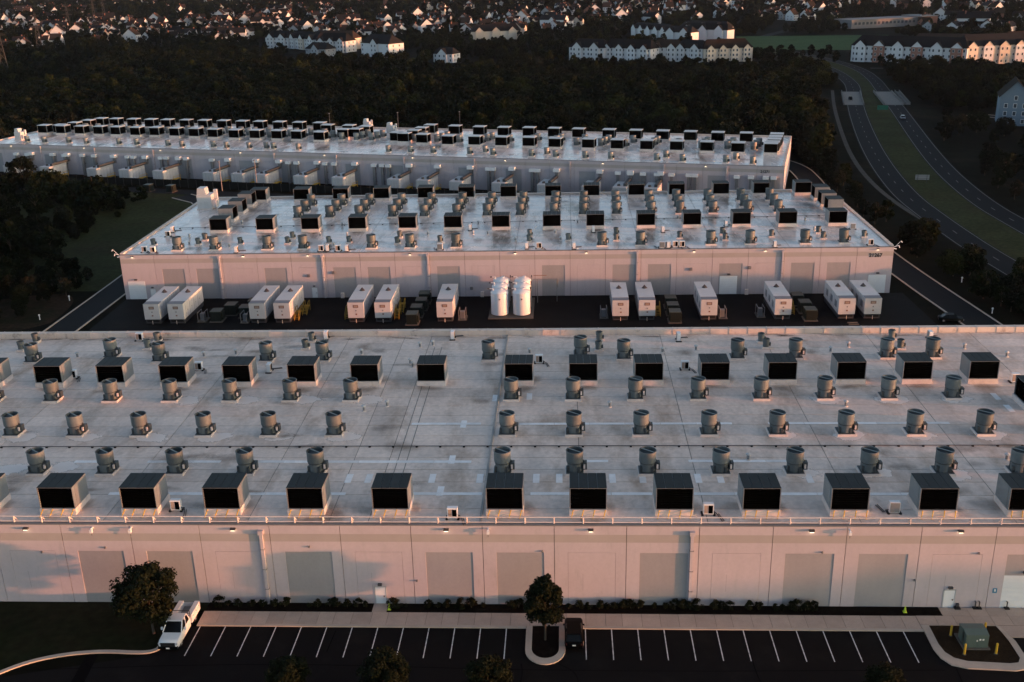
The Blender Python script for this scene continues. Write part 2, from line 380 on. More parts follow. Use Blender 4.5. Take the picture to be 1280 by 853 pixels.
# parking islands
def island(name, outer, inner, fill):
    b = MB(); n = len(outer)
    for i in range(n):
        j = (i+1) % n
        b.face([(*outer[i],.145),(*outer[j],.145),(*inner[j],.145),(*inner[i],.145)],'kerb'); b.face([(*outer[i],0),(*outer[j],0),(*outer[j],.145),(*outer[i],.145)],'kerb')
        b.face([(*inner[i],.05),(*inner[j],.05),(*inner[j],.145),(*inner[i],.145)],'kerb')
    struct(name, b); struct(name+'_soil', sheet('s', inner, .11, fill))
def arc(cx, cy, rx, ry, a0, a1, n): return [(cx+rx*cos(radians(a0+(a1-a0)*i/n)), cy+ry*sin(radians(a0+(a1-a0)*i/n))) for i in range(n+1)]
island('tree_island', [(-4.28,92.94)]+arc(-2.22,89.0,2.06,2.4,180,360,14)+[(-.16,92.94)], [(-3.62,92.94)]+arc(-2.22,89.1,1.40,1.55,180,360,14)+[(-.82,92.94)], 'mulch')
island('transformer_island', [(36.9,93.6),(37.0,92.6),(36.95,89.6),(37.2,88.2),(37.9,87.1),(39.3,86.6),(43.8,86.3),(45.0,86.6),(45.6,87.6),(45.6,91.0),(45.2,92.6),(44.9,93.6)],
       [(37.75,93.55),(37.75,92.6),(37.7,90.4),(37.9,89.1),(38.5,88.2),(39.6,87.7),(43.6,87.4),(44.5,87.55),(44.95,88.3),(44.95,91.0),(44.8,92.4),(44.6,93.55)], 'dry_mulch')

# service roads beside the middle building
def road(name, P, w, m, z=.02, edge=None, dash=None, kerbs=(), shoulder=0):
    P = smooth(P, 2); r = struct(name, ribbon(P, -w/2, w/2, z, m))
    for s in kerbs: ob('road_kerb', ribbon(P, s*(w/2), s*(w/2+.32), z+.13, 'kerb', .16), r)
    if edge:
        for s in (-1, 1): ob('edge_line', ribbon(P, s*(w/2-edge-.10), s*(w/2-edge+.10), z+.012, 'paint_edge'), r)
    if dash:
        L = 0; acc = [0]
        for a, b in zip(P, P[1:]): acc.append(acc[-1]+math.dist(a, b))
        def at(s):
            for i in range(len(P)-1):
                if acc[i+1] >= s: t = (s-acc[i])/(acc[i+1]-acc[i]); return (P[i][0]+(P[i+1][0]-P[i][0])*t, P[i][1]+(P[i+1][1]-P[i][1])*t)
            return P[-1]
        for off in dash:
            s = 4.0; k = 0
            while s < acc[-1]-4 and k < 90:
                p, q = at(s), at(s+3.0); ob('lane_dash', ribbon([p, q], off-.10, off+.10, z+.012, 'paint_road'), r); s += 12.2; k += 1
    return r
road('service_road', [(84,120),(80,165),(78,190),(75.2,215),(73.2,240),(72.6,270),(74.2,300),(76.2,325),(76.5,346),(70,362)], 6.6, 'asphalt', .02, kerbs=(-1,1))
road('service_road', [(-99,120),(-98.9,165),(-98.8,190),(-98.6,222),(-99.5,262),(-104,300),(-118,312)], 6.2, 'asphalt', .02, kerbs=(-1,1))
road('service_road', [(-210,342.5),(-150,326),(-100,313),(-40,299),(20,284),(74,276)], 6.4, 'asphalt', .024)
# divided highway
CL = [(99,215),(97.2,240),(97.0,261),(97.2,276),(97.7,296),(100.8,323),(106.4,359.5),(116,410.5),(132,486),(148,550),(154,581),(160,640),(158,692),(148,740),(130,800)]
CR = [(119,215),(116.2,243),(115.6,268),(115.5,285),(117.7,310),(121.6,339),(128.8,379),(138.6,428.6),(149.6,484),(161.3,548.5),(168.5,585),(176,640),(174,700),(163,760),(146,820)]
road('highway', CL, 7.8, 'asphalt_road', .030, edge=.45, dash=(0,))
road('highway', CR, 7.4, 'asphalt_road', .030, edge=.45, dash=(0,))
struct('median', ribbon(smooth([((a[0]+b[0])/2, (a[1]+b[1])/2) for a, b in zip(CL, CR)],2), -6.2, 6.2, .018, 'bank_grass'))
road('footpath', [(97.5,240),(94.0,262),(92.2,289),(93.4,322),(98.6,362.8),(108,414),(122.5,486),(136,545)], 1.5, 'path', .022)
road('side_road', [(130,800),(160,905),(215,1010),(250,1120)], 9, 'asphalt_road', .026)
road('side_road', [(330,560),(262,620),(215,640),(183,648)], 7, 'asphalt', .026)
road('cul_de_sac', [(164,428),(168,446),(176,452),(184,440),(190,420),(205,400),(230,380)], 6, 'asphalt', .026, kerbs=(-1,1))
struct('playing_field', sheet('f', [(134,790),(218,770),(268,905),(146,925)], .05, 'turf'))
for pp in ([(-300,1400),(-180,1430),(-160,1520),(-300,1490)], [(430,620),(470,640),(420,560),(400,570)], [(185,560),(205,600),(225,590),(205,545)]):
    struct('meadow', sheet('f', pp, .05, 'turf'))

# concrete bridge decks over the creek
def bridge(P0, P1, w, label):
    b = thing('road_bridge', label, 'bridge', loc=(P0[0], P0[1], 0), rz=atan2(P1[1]-P0[1], P1[0]-P0[0])-pi/2); L = math.dist(P0, P1)
    ob('deck', MB().box(-w/2-.5,0,-.5,w/2+.5,L,.12,'bridge_deck'), b)
    for s in (-1, 1):
        ob('parapet', MB().prism([(s*(w/2+.15)-.22,.12),(s*(w/2+.15)+.22,.12),(s*(w/2+.15)+.10,.95),(s*(w/2+.15)-.10,.95)], 0, L, 'bridge_deck', 'y'), b)
    for s in (.3,.7): ob('expansion_joint', MB().box(-w/2,L*s-.06,.121,w/2,L*s+.06,.126,'seam'), b)
    return b
bridge((132.4,489.5),(143.2,537.5),8.4,'pale concrete bridge deck carrying the carriageway beside the footpath')
bridge((149.8,487.5),(158.2,535.5),8.2,'pale concrete bridge deck carrying the carriageway beside the green sign')
fb = thing('foot_bridge', 'narrow pale footbridge deck alongside the road bridge', 'bridge', loc=(156.0,487.5,0), rz=atan2(47.5,9)-pi/2)
ob('deck', MB().box(-1.1,0,-.3,1.1,48,.16,'bridge_deck'), fb)
for s in (-1,1): ob('railing', MB().box(s*1.0-.05,0,.16,s*1.0+.05,48,1.1,'bridge_deck'), fb)

# ------------------------------------------------------------------ data hall buildings
WH = 10.0
def panel_mesh(w, kind, H=WH, x0=1.42, x1=None, zt=6.64, b0=7.90, b1=8.85, x_shift=0):
    """one precast wall panel; front face at y=0, thickness to +y"""
    x1 = x1 or w-1.14; b = MB(); W = w-.06; T = .20
    b.box(0,0,b1,W,T,H-.10,'wall'); b.box(0,0,b0,W,T,b1,'band_grey'); b.box(0,0,zt,W,T,b0,'wall')
    if kind == 'plain': b.box(0,0,0,W,T,zt,'wall')
    else:
        b.box(0,0,0,x0,T,zt,'wall'); b.box(x1,0,0,W,T,zt,'wall')
        if kind == 'outline':
            g = .022; b.box(x0+g,0,0,x1-g,T,zt-g,'wall'); 
            b.box(x0+1.6,-.004,1.9,x0+1.615,0,zt-2.6,'joint')
    return b.mesh('wall_panel')
PCACHE = {}
def add_panels(B, x_start, sp, kinds, y, H=WH):
    """row of wall panels along local x; grey recess is a sub-part of its panel"""
    key = round(sp, 3)
    for kd in ('inset','outline','plain'):
        if (key, kd) not in PCACHE: PCACHE[(key, kd)] = panel_mesh(sp, kd, H)
    if (key,'rec') not in PCACHE: PCACHE[(key,'rec')] = MB().box(1.42,.06,0,sp-1.14,.20,6.64,'wall_grey').mesh('recessed_panel')
    for i, kd in enumerate(kinds):
        p = ob('wall_panel', PCACHE[(key, kd)], B, (x_start+i*sp, y, 0))
        if kd == 'inset': ob('recessed_panel', PCACHE[(key,'rec')], p)
def pipe_drop(B, x, y, z=9.25):
    b = MB(); b.box(x-.28,y-.42,z-.35,x+.28,y,z+.12,'wall'); b.box(x-.17,y-.30,0,x+.17,y-.04,z-.35,'wall')
    for q in (2.0,4.5,7.0): b.box(x-.22,y-.33,q,x+.22,y,q+.08,'pipe_grey')
    return ob('downpipe', b, B)
lamp_me = MB().box(-.28,-.35,0,.28,0,.20,'pipe_dark').box(-.22,-.32,-.05,.22,-.04,0,'lamp_glow').mesh('wall_lamp')
cam_me = MB().box(-.08,-.5,0,.08,0,.14,'white_metal').box(-.14,-.62,-.35,.14,-.36,.02,'white_metal').bar((0,-.45,-.35),(0,-.45,-.75),.05,'pipe_grey').mesh('security_camera')
def roof_sheets(B, x0, x1, y0, y1, xs, strip, z, m, gap=.085):
    ob('roof_deck', MB().box(x0,y0,z-.6,x1,y1,z-.05,'seam'), B)
    xs = [x0]+[v for v in xs if x0 < v < x1]+[x1]; n = max(1, round((y1-y0)/strip)); s = (y1-y0)/n; cache = {}
    for j in range(n):
        for a, b in zip(xs, xs[1:]):
            k = round(b-a, 3)
            if k not in cache: cache[k] = MB().box(gap/2,gap/2,0,k-gap/2,s-gap/2,.05,m).mesh('roof_sheet')
            ob('roof_sheet', cache[k], B, (a, y0+j*s, z-.052+RND.uniform(0,.012)))

# --- building beside the parking lot
B1 = thing('data_center', 'long pale panel building with a railed roof edge beside the parking lot', 'building', loc=(0,96.87,0))
X0, X1, D1 = -116.4, 90.9, 60.2
sp1 = 7.676
kinds = []
base_i = -8
k_named = {-1:'outline',0:'inset',1:'inset',2:'outline',3:'inset',4:'outline',5:'inset',6:'inset',7:'outline',8:'inset',9:'outline',10:'inset',11:'inset',12:'outline',13:'inset'}
kinds = [k_named.get(i, ('inset','inset','outline')[i % 3]) for i in range(base_i, 19)]
xs0 = -55.02+base_i*sp1; xe0 = xs0+len(kinds)*sp1; X0, X1 = xs0, xe0
add_panels(B1, xs0+.03, sp1, kinds, 0.0)
ob('wall_core', MB().box(X0+.1,.14,0,X1-.1,D1-.1,9.35,'joint'), B1)
ob('side_wall', MB().box(X0,.21,0,X0+.12,D1,WH-.1,'wall'), B1); ob('side_wall', MB().box(X1-.12,.21,0,X1,D1,WH-.1,'wall'), B1)
ob('rear_wall', MB().box(X0,D1-.14,0,X1,D1,WH-.1,'wall'), B1)
ob('coping', MB().box(X0,-.04,WH-.1,X1,.42,WH+.03,'coping'), B1)
roof_sheets(B1, X0+.15, X1-.15, .44, D1-1.0, [-92,-71.6,-50.5,-34.5,-25.6,-21.3,-9.15,1.6,15,31,47,63,78], 3.02, WH, 'roof1')
ob('expansion_joint', MB().prism([(-9.35,WH),(-9.05,WH),(-9.08,WH+.16),(-9.32,WH+.16)], .5, D1-1.05, 'roof_edge', 'y'), B1)
# rear parapet in lengths with cover joints
ob('rear_parapet', MB().box(X0,D1-.95,WH-.1,X1,D1,WH+.85,'parapet'), B1)
pj = MB().box(-.07,-.04,0,.07,1.0,.90,'parapet').mesh('parapet_joint')
x = X0+.8
while x < X1: ob('parapet_joint', pj, B1, (x, D1-.97, WH-.02)); x += 2.95
# railing along the front roof edge
rail = ob('railing', MB().bar((X0,.33,WH+.76),(X1,.33,WH+.76),.055,'curb_white').bar((X0,.33,WH+.16),(X1,.33,WH+.16),.05,'curb_white'), B1)
po = MB().bar((0,.33,WH-.02),(0,.33,WH+.76),.075,'curb_white').bar((0,.33,WH+.70),(0,.95,WH+.02),.05,'curb_white').mesh('rail_post')
x = -60.2-16*3.1
while x < X1: ob('rail_post', po, rail, (x,0,0)); x += 3.1
for x in (-32.9,13.3,-78.9,59.4): pipe_drop(B1, x, 0)
for x in (-58.8,-35.9,-12.8,2.6,25.7,41.0,-81,56.4,64): ob('wall_lamp', lamp_me, B1, (x, 0, 9.42))
for x in (-51.4,-47.1,-8.3,29.6): ob('security_camera', cam_me, B1, (x, 0, 9.55))
def man_door(B, x, y):
    d = ob('door', MB().box(x-.55,y-.03,.05,x+.55,y+.10,2.20,'door_white'), B)
    ob('frame', MB().box(x-.66,y-.05,.05,x-.55,y+.02,2.3,'door_grey').box(x+.55,y-.05,.05,x+.66,y+.02,2.3,'door_grey').box(x-.66,y-.05,2.2,x+.66,y+.02,2.32,'door_grey'), d)
    ob('handle', MB().box(x+.32,y-.10,1.0,x+.44,y-.03,1.15,'pipe_dark'), d); ob('door_lamp', MB().box(x-.22,y-.28,2.5,x+.22,y,2.72,'pipe_dark'), B); return d
man_door(B1, -20.4, 0); man_door(B1, 40.8, 0)
def roll_door(B, x0, x1, y, h=4.05):
    d = ob('rolling_door', MB().box(x0,y-.02,.03,x1,y+.10,h,'door_white'), B); n = 8
    sl_ = MB().box(.05,-.025,0,x1-x0-.05,0,h/n-.05,'door_white').mesh('door_section')
    for i in range(n): ob('door_section', sl_, d, (x0, y-.021, .05+i*h/n))
    ob('door_lamp', MB().box((x0+x1)/2-.3,y-.3,h+.3,(x0+x1)/2+.3,y,h+.55,'pipe_dark'), B); return d
roll_door(B1, 45.95, 50.9, .055)
ob('wall_sign', MB().box(45.25,-.03,1.95,45.7,0,2.5,'blue_sign').box(45.38,-.035,2.1,45.58,-.03,2.4,'paint_white'), B1)
ob('hose_reel', MB().box(41.6,-.25,.3,41.9,0,.65,'pipe_dark').box(41.4,-.5,.13,42.0,-.05,.28,'rubber'), B1)
for x in (43.6,44.0,46.9): ob('standpipe', MB().bar((x,-.22,.13),(x,-.22,.95),.07,'pipe_dark').bar((x,-.22,.9),(x,0,.9),.06,'pipe_dark').box(x-.25,-.45,.12,x+.25,-.05,.25,'rubber'), B1)
for x, z in ((-57.6,6.4),(-50.4,7.0),(-27.8,7.2),(-2.6,6.75),(27,6.75),(43.2,6.7),(36.9,3.4),(-16.3,3.0)): ob('wall_sensor', MB().box(x-.09,-.18,z,x+.09,0,z+.2,'pipe_grey'), B1)
# roof coating patches and walkway pads
def patch_mesh(rx, ry, seed):
    r = random.Random(seed); n = 26; ph = [r.uniform(0,6.28) for _ in range(4)]; b = MB()
    b.face([(rx*cos(2*pi*i/n)*(1+.12*sin(2*2*pi*i/n+ph[0])+.08*sin(3*2*pi*i/n+ph[1])), ry*sin(2*pi*i/n)*(1+.15*sin(2*2*pi*i/n+ph[2])+.07*sin(5*2*pi*i/n+ph[3])), 0) for i in range(n)], 'patch'); return b.mesh('coating_patch')
def disc(mat, n=24): return MB().face([(cos(2*pi*i/n), sin(2*pi*i/n), 0) for i in range(n)], mat).mesh('patch')
PD, SD, SDK = disc('patch_soft'), disc('stain_reflection'), disc('stain_reflection_dark')
fanX = [-7.4+8.43*i for i in range(-9, 10)]
fansL = [-71.6+8.43*i for i in range(-3, 6)]; fansR = [-7.4+8.43*i for i in range(0, 9)]
def patch(x, y, k=0):
    ob('coating_patch', PD, B1, (x, y-96.87, WH+.016+.0007*(k % 6)), RND.uniform(-.15,.15), (RND.uniform(3.0,4.2), RND.uniform(2.0,2.9), 1))
ZS = [0]
def stain_reflection(B, x, y, z, rx, ry, me=None):  # roof dirt, and on the middle building also painted-in reflections of the units
    ZS[0] = (ZS[0]+1) % 40; ob('roof_stain_reflection', me or SD, B, (x, y, z+.022+.0006*ZS[0]), RND.uniform(-.3,.3), (rx, ry, 1))
for x in [-76.25,-67.1,-57.95,-48.75,-39.4,-30.35,-20.9,-8.5,.55,9.7,18.85,28.1,37.5,46.5,55.45]:
    stain_reflection(B1, x+2+RND.uniform(-1,1), 135.0-96.87-RND.uniform(.3,1.2), WH, RND.uniform(2.6,4.4), RND.uniform(1.2,2.4))
    if RND.random() < .6: stain_reflection(B1, x+4.2, 137.5-96.87, WH, 1.8, 3.2)
for x in [-67.25,-58.0,-48.8,-39.55,-30.3,-21.0,-8.6,.4,9.6,18.8,28.05,37.25,46.5]:
    stain_reflection(B1, x+2+RND.uniform(-1.5,1.5), 104.3-96.87+RND.uniform(-.6,.8), WH, RND.uniform(2.5,4.5), RND.uniform(1.0,2.0)); stain_reflection(B1, x+4.3, 100.8-96.87, WH, 1.4, 2.6, SDK)
for i in range(46):
    stain_reflection(B1, RND.uniform(-80,58), RND.uniform(1.5,57), WH, RND.uniform(2,6), RND.uniform(1,3.2), RND.choice((SD,SDK,SDK)))
for i in range(40): stain_reflection(B1, RND.uniform(-90,70), 58.6+RND.uniform(-.8,.2), WH, RND.uniform(2,6), RND.uniform(.5,.9), SD)
for i, x in enumerate(fansL):
    if i > 2: patch(x+1.4, 118.6, i)
    if i > 4: patch(x+2.2, 130.4, i+1)
for i, x in enumerate(fansR):
    if i > 3: patch(x+.6, 118.9, i); patch(x+1.0, 108.6, i+2)
    if i in (5,6,7): patch(x+.3, 129.9, i)
for px, py in ((12,587),(80,584)): patch(*gz(px, py, WH), 3)
padm = MB().box(0,0,0,4.5,.62,.02,'pad').mesh('walkway_pad'); padv = MB().box(0,0,0,.75,2.2,.02,'pad').mesh('walkway_pad')
for x0, x1, y in ((-66,-34,103.35),(-34,-25,103.35),(-18.5,-10,103.4),(-4,40,103.45),(-60,-34,111.4),(-34,-10,111.35),(-4,6,111.5),(10,24,111.5),(-20,-12,122.2),(-6,46,122.1)):
    x = x0
    while x < x1:
        if RND.random() < .8: ob('walkway_pad', padm, B1, (x, y-96.87, WH+.014))
        x += 4.55
for px, py in ((545,620),(430,604),(455,604),(535,604),(595,604),(666,604),(695,604),(762,604),(800,604),(870,604),(898,604),(1010,604),(615,502),(658,500),(1245,500),(1262,515),(560,580),(575,535)):
    X, Y = gz(px, py, WH); ob('walkway_pad', padv, B1, (X, Y-96.87, WH+.014))
for xx in (-20.3,-19.2): ob('roof_seam', MB().box(xx,6,WH+.0,xx+.10,54,WH+.013,'seam'), B1)

# --- building 21267 in the middle
B2 = thing('data_center', 'middle panel building marked 21267 behind the row of white trailers', 'building', loc=(0,208,0))
x20, x21, D2 = -93.75, 66.85, 54.4; sp2 = (x21-x20)/22
k2 = ['plain','inset','inset','outline','inset','outline','inset','inset','outline','inset','outline','outline','inset','outline','inset','inset','outline','inset','outline','inset','inset','plain']
add_panels(B2, x20+.03, sp2, k2, 0.0, 9.8)
ob('wall_core', MB().box(x20+.1,.14,0,x21-.1,D2-.1,9.15,'joint'), B2)
ob('side_wall', MB().box(x20,.21,0,x20+.12,D2,9.7,'wall'), B2); ob('side_wall', MB().box(x21-.12,.21,0,x21,D2,9.7,'wall'), B2); ob('rear_wall', MB().box(x20,D2-.14,0,x21,D2,9.7,'wall'), B2)
ob('coping', MB().box(x20,-.04,9.7,x21,.42,9.82,'coping'), B2)
roof_sheets(B2, x20+.75, x21-.75, .44, D2-.9, [-75,-58,-42.9,-24.5,-10.2,1.5,15.6,31,46], 3.0, 9.8, 'roof2')
ob('rear_parapet', MB().box(x20,D2-.88,9.2,x21,D2,10.25,'parapet'), B2)
for a, b in ((x20, x20+.72), (x21-.72, x21)): ob('side_parapet', MB().box(a,.44,9.2,b,D2-.9,10.05,'parapet'), B2)
pj2 = MB().box(-.04,-.06,0,.78,.06,.38,'parapet').mesh('parapet_joint')
for i in range(18):
    for a in (x20, x21-.74): ob('parapet_joint', pj2, B2, (a, 1.5+i*3.0, 9.72))
for x in (-72.5,-28.4,15.0,44.6,-50.6): pipe_drop(B2, x, 0)
for x in (-91,-67.3,-53.6,-32.1,-10.2,4.5,26.5,41,63.6): ob('wall_lamp', lamp_me, B2, (x, 0, 9.3))
roll_door(B2, -92.8, -89.1, -.01, 3.95); roll_door(B2, 62.25, 65.8, -.01, 3.9); roll_door(B2, 32.0, 35.6, .055, 3.9)
for x in (-87.6, -52.8): man_door(B2, x, 0)
for x, z in ((-53.8,4.6),(-48.5,5.2),(26,5.2),(-19.5,1.5),(-35,1.2),(38,5.4)): ob('wall_box', MB().box(x-.3,-.25,z,x+.3,0,z+.6,'pipe_grey'), B2)
for x in (-46.9,-17.3,37.6): ob('wall_box', MB().box(x-.35,-.5,.02,x+.35,0,1.1,'curb_white'), B2)
def wall_text(B, s, x, y, z, size):
    cu = bpy.data.curves.new('number', 'FONT'); cu.body = s; cu.size = size; cu.extrude = .02; cu.offset = size*.03; cu.materials.append(MATS['black_text'])
    t0 = bpy.data.objects.new('number_text', cu); col.objects.link(t0); bpy.context.view_layer.update()
    me = bpy.data.meshes.new_from_object(t0.evaluated_get(bpy.context.evaluated_depsgraph_get())); bpy.data.objects.remove(t0)
    t = ob('building_number', me, B); t.location = (x, y, z); t.rotation_euler = (pi/2,0,0); return t
wall_text(B2, '21267', 61.95, -.03, 7.72, 1.06)
for x in (x20-.02, x21+.02):
    s = -1 if x < 0 else 1
    ob('corner_light', MB().bar((x,.1,9.75),(x+s*.9,.1,10.05),.07,'white_metal').bar((x+s*.9,.1,10.05),(x+s*1.1,.1,9.55),.10,'white_metal').bar((x,.1,9.4),(x+s*.5,.1,9.3),.10,'white_metal').bar((x+s*.3,.3,9.8),(x+s*1.3,.3,10.9),.04,'white_metal').bar((x+s*1.3,.3,10.9),(x+s*1.6,.3,10.6),.09,'white_metal'), B2)

for x in (-79.9,-69.3,-59.0,-48.3,-37.0,-26.8,-16.1,-4.75,4.9,16.05,26.15,36.95,47.0,57.8):
    stain_reflection(B2, x+2+RND.uniform(-1,1), 16.2, 9.8, RND.uniform(2.6,3.8), RND.uniform(2.5,4.5), SDK); stain_reflection(B2, x+2, 17.0, 9.8, 3.4, 1.2, SD); stain_reflection(B2, x+2+RND.uniform(-3,3), RND.uniform(30,46), 9.8, RND.uniform(2,3.5), RND.uniform(3,6), SDK); stain_reflection(B2, x+RND.uniform(-3,5), RND.uniform(3,9), 9.8, RND.uniform(1.5,3.0), RND.uniform(2,5), SDK)  # patches before each unit paint in its roof reflection; the scattered ones are dirt
# --- angled far building
A3 = radians(-13.56); B3o = Vector((62.0, 294.5, 0)); ux, uy = cos(A3), sin(A3)
B3 = thing('data_center', 'far angled building with white exhaust hoods on its shaded wall', 'building', loc=tuple(B3o), rz=A3)
def loc3(x, y):      # world -> local
    dx, dy = x-B3o.x, y-B3o.y; return dx*ux+dy*uy, -dx*uy+dy*ux
def w3(u, v): return B3o.x+u*ux-v*uy, B3o.y+u*uy+v*ux
L3, D3, n3 = 273.0, 51.5, 36; sp3 = L3/n3; H3 = 9.75
k3 = [('inset','outline','outline','inset','outline')[i % 5] for i in range(n3)]
add_panels(B3, -L3+.03, sp3, k3, 0.0, 9.85)
ob('wall_core', MB().box(-L3+.1,.14,0,-.1,D3-.1,9.1,'joint'), B3)
ob('side_wall', MB().box(-L3,.21,0,-L3+.12,D3,9.75,'wall'), B3); ob('side_wall', MB().box(-.12,.21,0,0,D3,9.75,'wall'), B3); ob('rear_wall', MB().box(-L3,D3-.14,0,0,D3,9.75,'wall'), B3)
ob('coping', MB().box(-L3,-.04,9.75,0,.42,9.85,'coping'), B3)
roof_sheets(B3, -L3+.7, -.7, .44, D3-.8, [-260,-235,-210,-185,-160,-137,-120,-100,-80,-60,-40,-20], 3.0, 9.8, 'roof2')
ob('rear_parapet', MB().box(-L3,D3-.78,9.2,0,D3,10.2,'parapet'), B3)
for a in (-L3, -.68): ob('side_parapet', MB().box(a,.44,9.2,a+.68,D3-.8,10.05,'parapet'), B3)
wall_text(B3, '21271', -6.6, -.03, 7.85, 1.05)
for u in range(-262, -5, 30): ob('wall_lamp', lamp_me, B3, (u, 0, 9.3))
for u in (-250,-228,-205,-160,-138,-115,-92,-62,-34,-16): pipe_drop(B3, u, 0)

for i in range(70): stain_reflection(B3, RND.uniform(-265,-6), RND.uniform(3,46), 9.8, RND.uniform(2,4), RND.uniform(2,6), RND.choice((SD,SDK,SDK)))
ORD = ['first','second','third','fourth','fifth','sixth','seventh','eighth','ninth','tenth','eleventh','twelfth','thirteenth','fourteenth','fifteenth','sixteenth']
def nth(i): return ORD[i] if i < 16 else {20:'twentieth',30:'thirtieth'}.get(i+1, ['','','twenty','thirty'][(i+1)//10]+'-'+ORD[(i+1) % 10-1]) if i >= 19 else ['seventeenth','eighteenth','nineteenth'][i-16]
JX = -9.2
def from_joint(xs, x):
    s_ = [v for v in xs if (v > JX-2) == (x > JX-2)]; s_.sort(key=lambda v: abs(v-JX)); return nth(s_.index(x)), ('the transformer' if x > JX-2 else 'the truck')
# ------------------------------------------------------------------ rooftop equipment
UW = 3.95
def unit_parts(top='galv_top', side='galv', straps=False, two=False, panels=True):
    r = thing('air_unit', 'x', 'air unit')
    ob('curb', MB().box(-.06,-.04,-.02,UW+.06,3.65,.72,'curb_white'), r)
    b = MB(); z0, z1 = .72, 3.28
    b.box(0,.10,z0,.07,.30,z1,side); b.box(UW-.07,.10,z0,UW,.30,z1,side); b.box(.07,.10,z1-.05,UW-.07,.30,z1,side); b.box(.07,.10,z0,UW-.07,.30,z0+.03,side)
    b.box(0,.30,z0,UW,3.55,z1,side)
    ob('casing', b, r)
    lv = ob('louver', MB().box(.07,.26,z0+.03,UW-.07,.298,z1-.05,'louver'), r)
    bl = MB()
    for i in range(9): bl.box(.09,.13,z0+.12+i*.275,UW-.09,.25,z0+.15+i*.275,'louver_blade')
    ob('louver_blades', bl, lv)
    for i in (1,2): ob('mullion', MB().box(.14+i*1.223-.03,.115,z0+.03,.14+i*1.223+.03,.13,z1-.05,'louver_blade'), lv)
    if two:
        ob('louver', MB().box(UW-.002,.45,z0+.2,UW+.02,3.40,z1-.16,'louver'), r); ob('louver', MB().box(-.02,.45,z0+.2,.002,3.40,z1-.16,'louver'), r)
    else:
        ob('side_panel', MB().box(UW,.62,z0+.1,UW+.03,3.48,z1-.08,'galv'), r); ob('side_panel', MB().box(-.03,.62,z0+.1,0,3.48,z1-.08,'galv'), r)
    if panels:
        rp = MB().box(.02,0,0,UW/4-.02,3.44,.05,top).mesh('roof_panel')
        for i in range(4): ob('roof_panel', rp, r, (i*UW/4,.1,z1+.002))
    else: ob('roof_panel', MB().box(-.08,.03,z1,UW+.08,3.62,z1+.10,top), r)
    if straps:
        for x in (.25,1.35,2.55,3.7): ob('brace', MB().bar((x+.12,-.05,.74),(x-.12,-.62,.0),.055,'yellow'), r)
    return r
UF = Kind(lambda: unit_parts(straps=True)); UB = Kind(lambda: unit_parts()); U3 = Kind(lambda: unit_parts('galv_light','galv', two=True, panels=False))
USL = {}
fx = [-8.55+9.15*i for i in range(-0, 9)]
LX = [-67.2-9.24*i for i in range(3,0,-1)]+[-67.25,-58.0,-48.8,-39.55,-30.3,-21.0]; RX = [-8.6,.4,9.6,18.8,28.05,37.25,46.5,55.7,64.9]
g1 = 'air units along the railed roof edge'; g2 = 'air units in the rear row of the railed roof'
for x in LX+RX: o_, e_ = from_joint(LX+RX, x); UF.place((x, 98.85, WH), 0, f'{o_} yellow-braced air unit behind the railing from the roof joint towards {e_}', 'air unit', g1)
RB = [-104,-94.8,-85.5,-76.25,-67.1,-57.95,-48.75,-39.4,-30.35,-20.9]+[-8.5,.55,9.7,18.85,28.1,37.5,46.5,55.45]
for x in RB: o_, e_ = from_joint(RB, x); UB.place((x, 135.25, WH), 0, f'{o_} rear-row air unit on the railed roof from the joint towards {e_}', 'air unit', g2)
UB.place((59.4,130.2,WH), -pi/2, 'black-louvred air unit turned sideways beyond the rear unit row', 'air unit')
g3 = 'front air units on the roof of 21267'; Z2 = 9.8
for i, x in enumerate((-79.9,-69.3,-59.0,-48.3,-37.0,-26.8,-16.1,-4.75,4.9,16.05,26.15,36.95,47.0,57.8)): UB.place((x, 225.6, Z2), 0, f'{nth(i)} front-row air unit from the white air handler on roof 21267', 'air unit', g3)
g4 = 'rear air units on the roof of 21267'
for i, x in enumerate((-79.4,-68.4,-58.4,-48.0,-36.8,-26.5,-15.95,-4.75,4.85,16.0,26.0,36.9,46.8,57.0)): UB.place((x, 257.8-.9, Z2), 0, f'{nth(i)} rear-parapet air unit from the white air handler on roof 21267', 'air unit', g4)
for i, y in enumerate((236.2,243.9,252.0)): UB.place((-77.6, y, Z2), pi/2, ('front','middle','rear')[i]+' sideways air unit beside the white air handler on roof 21267', 'air unit', 'sideways units by the white roof box')
for i, y in enumerate((254.4,247.6,241.0)): UB.place((60.3, y+.4, Z2), -pi/2, ('rear','middle','front')[i]+' sideways air unit at the curved drive end of roof 21267', 'air unit', 'sideways units at the road end')
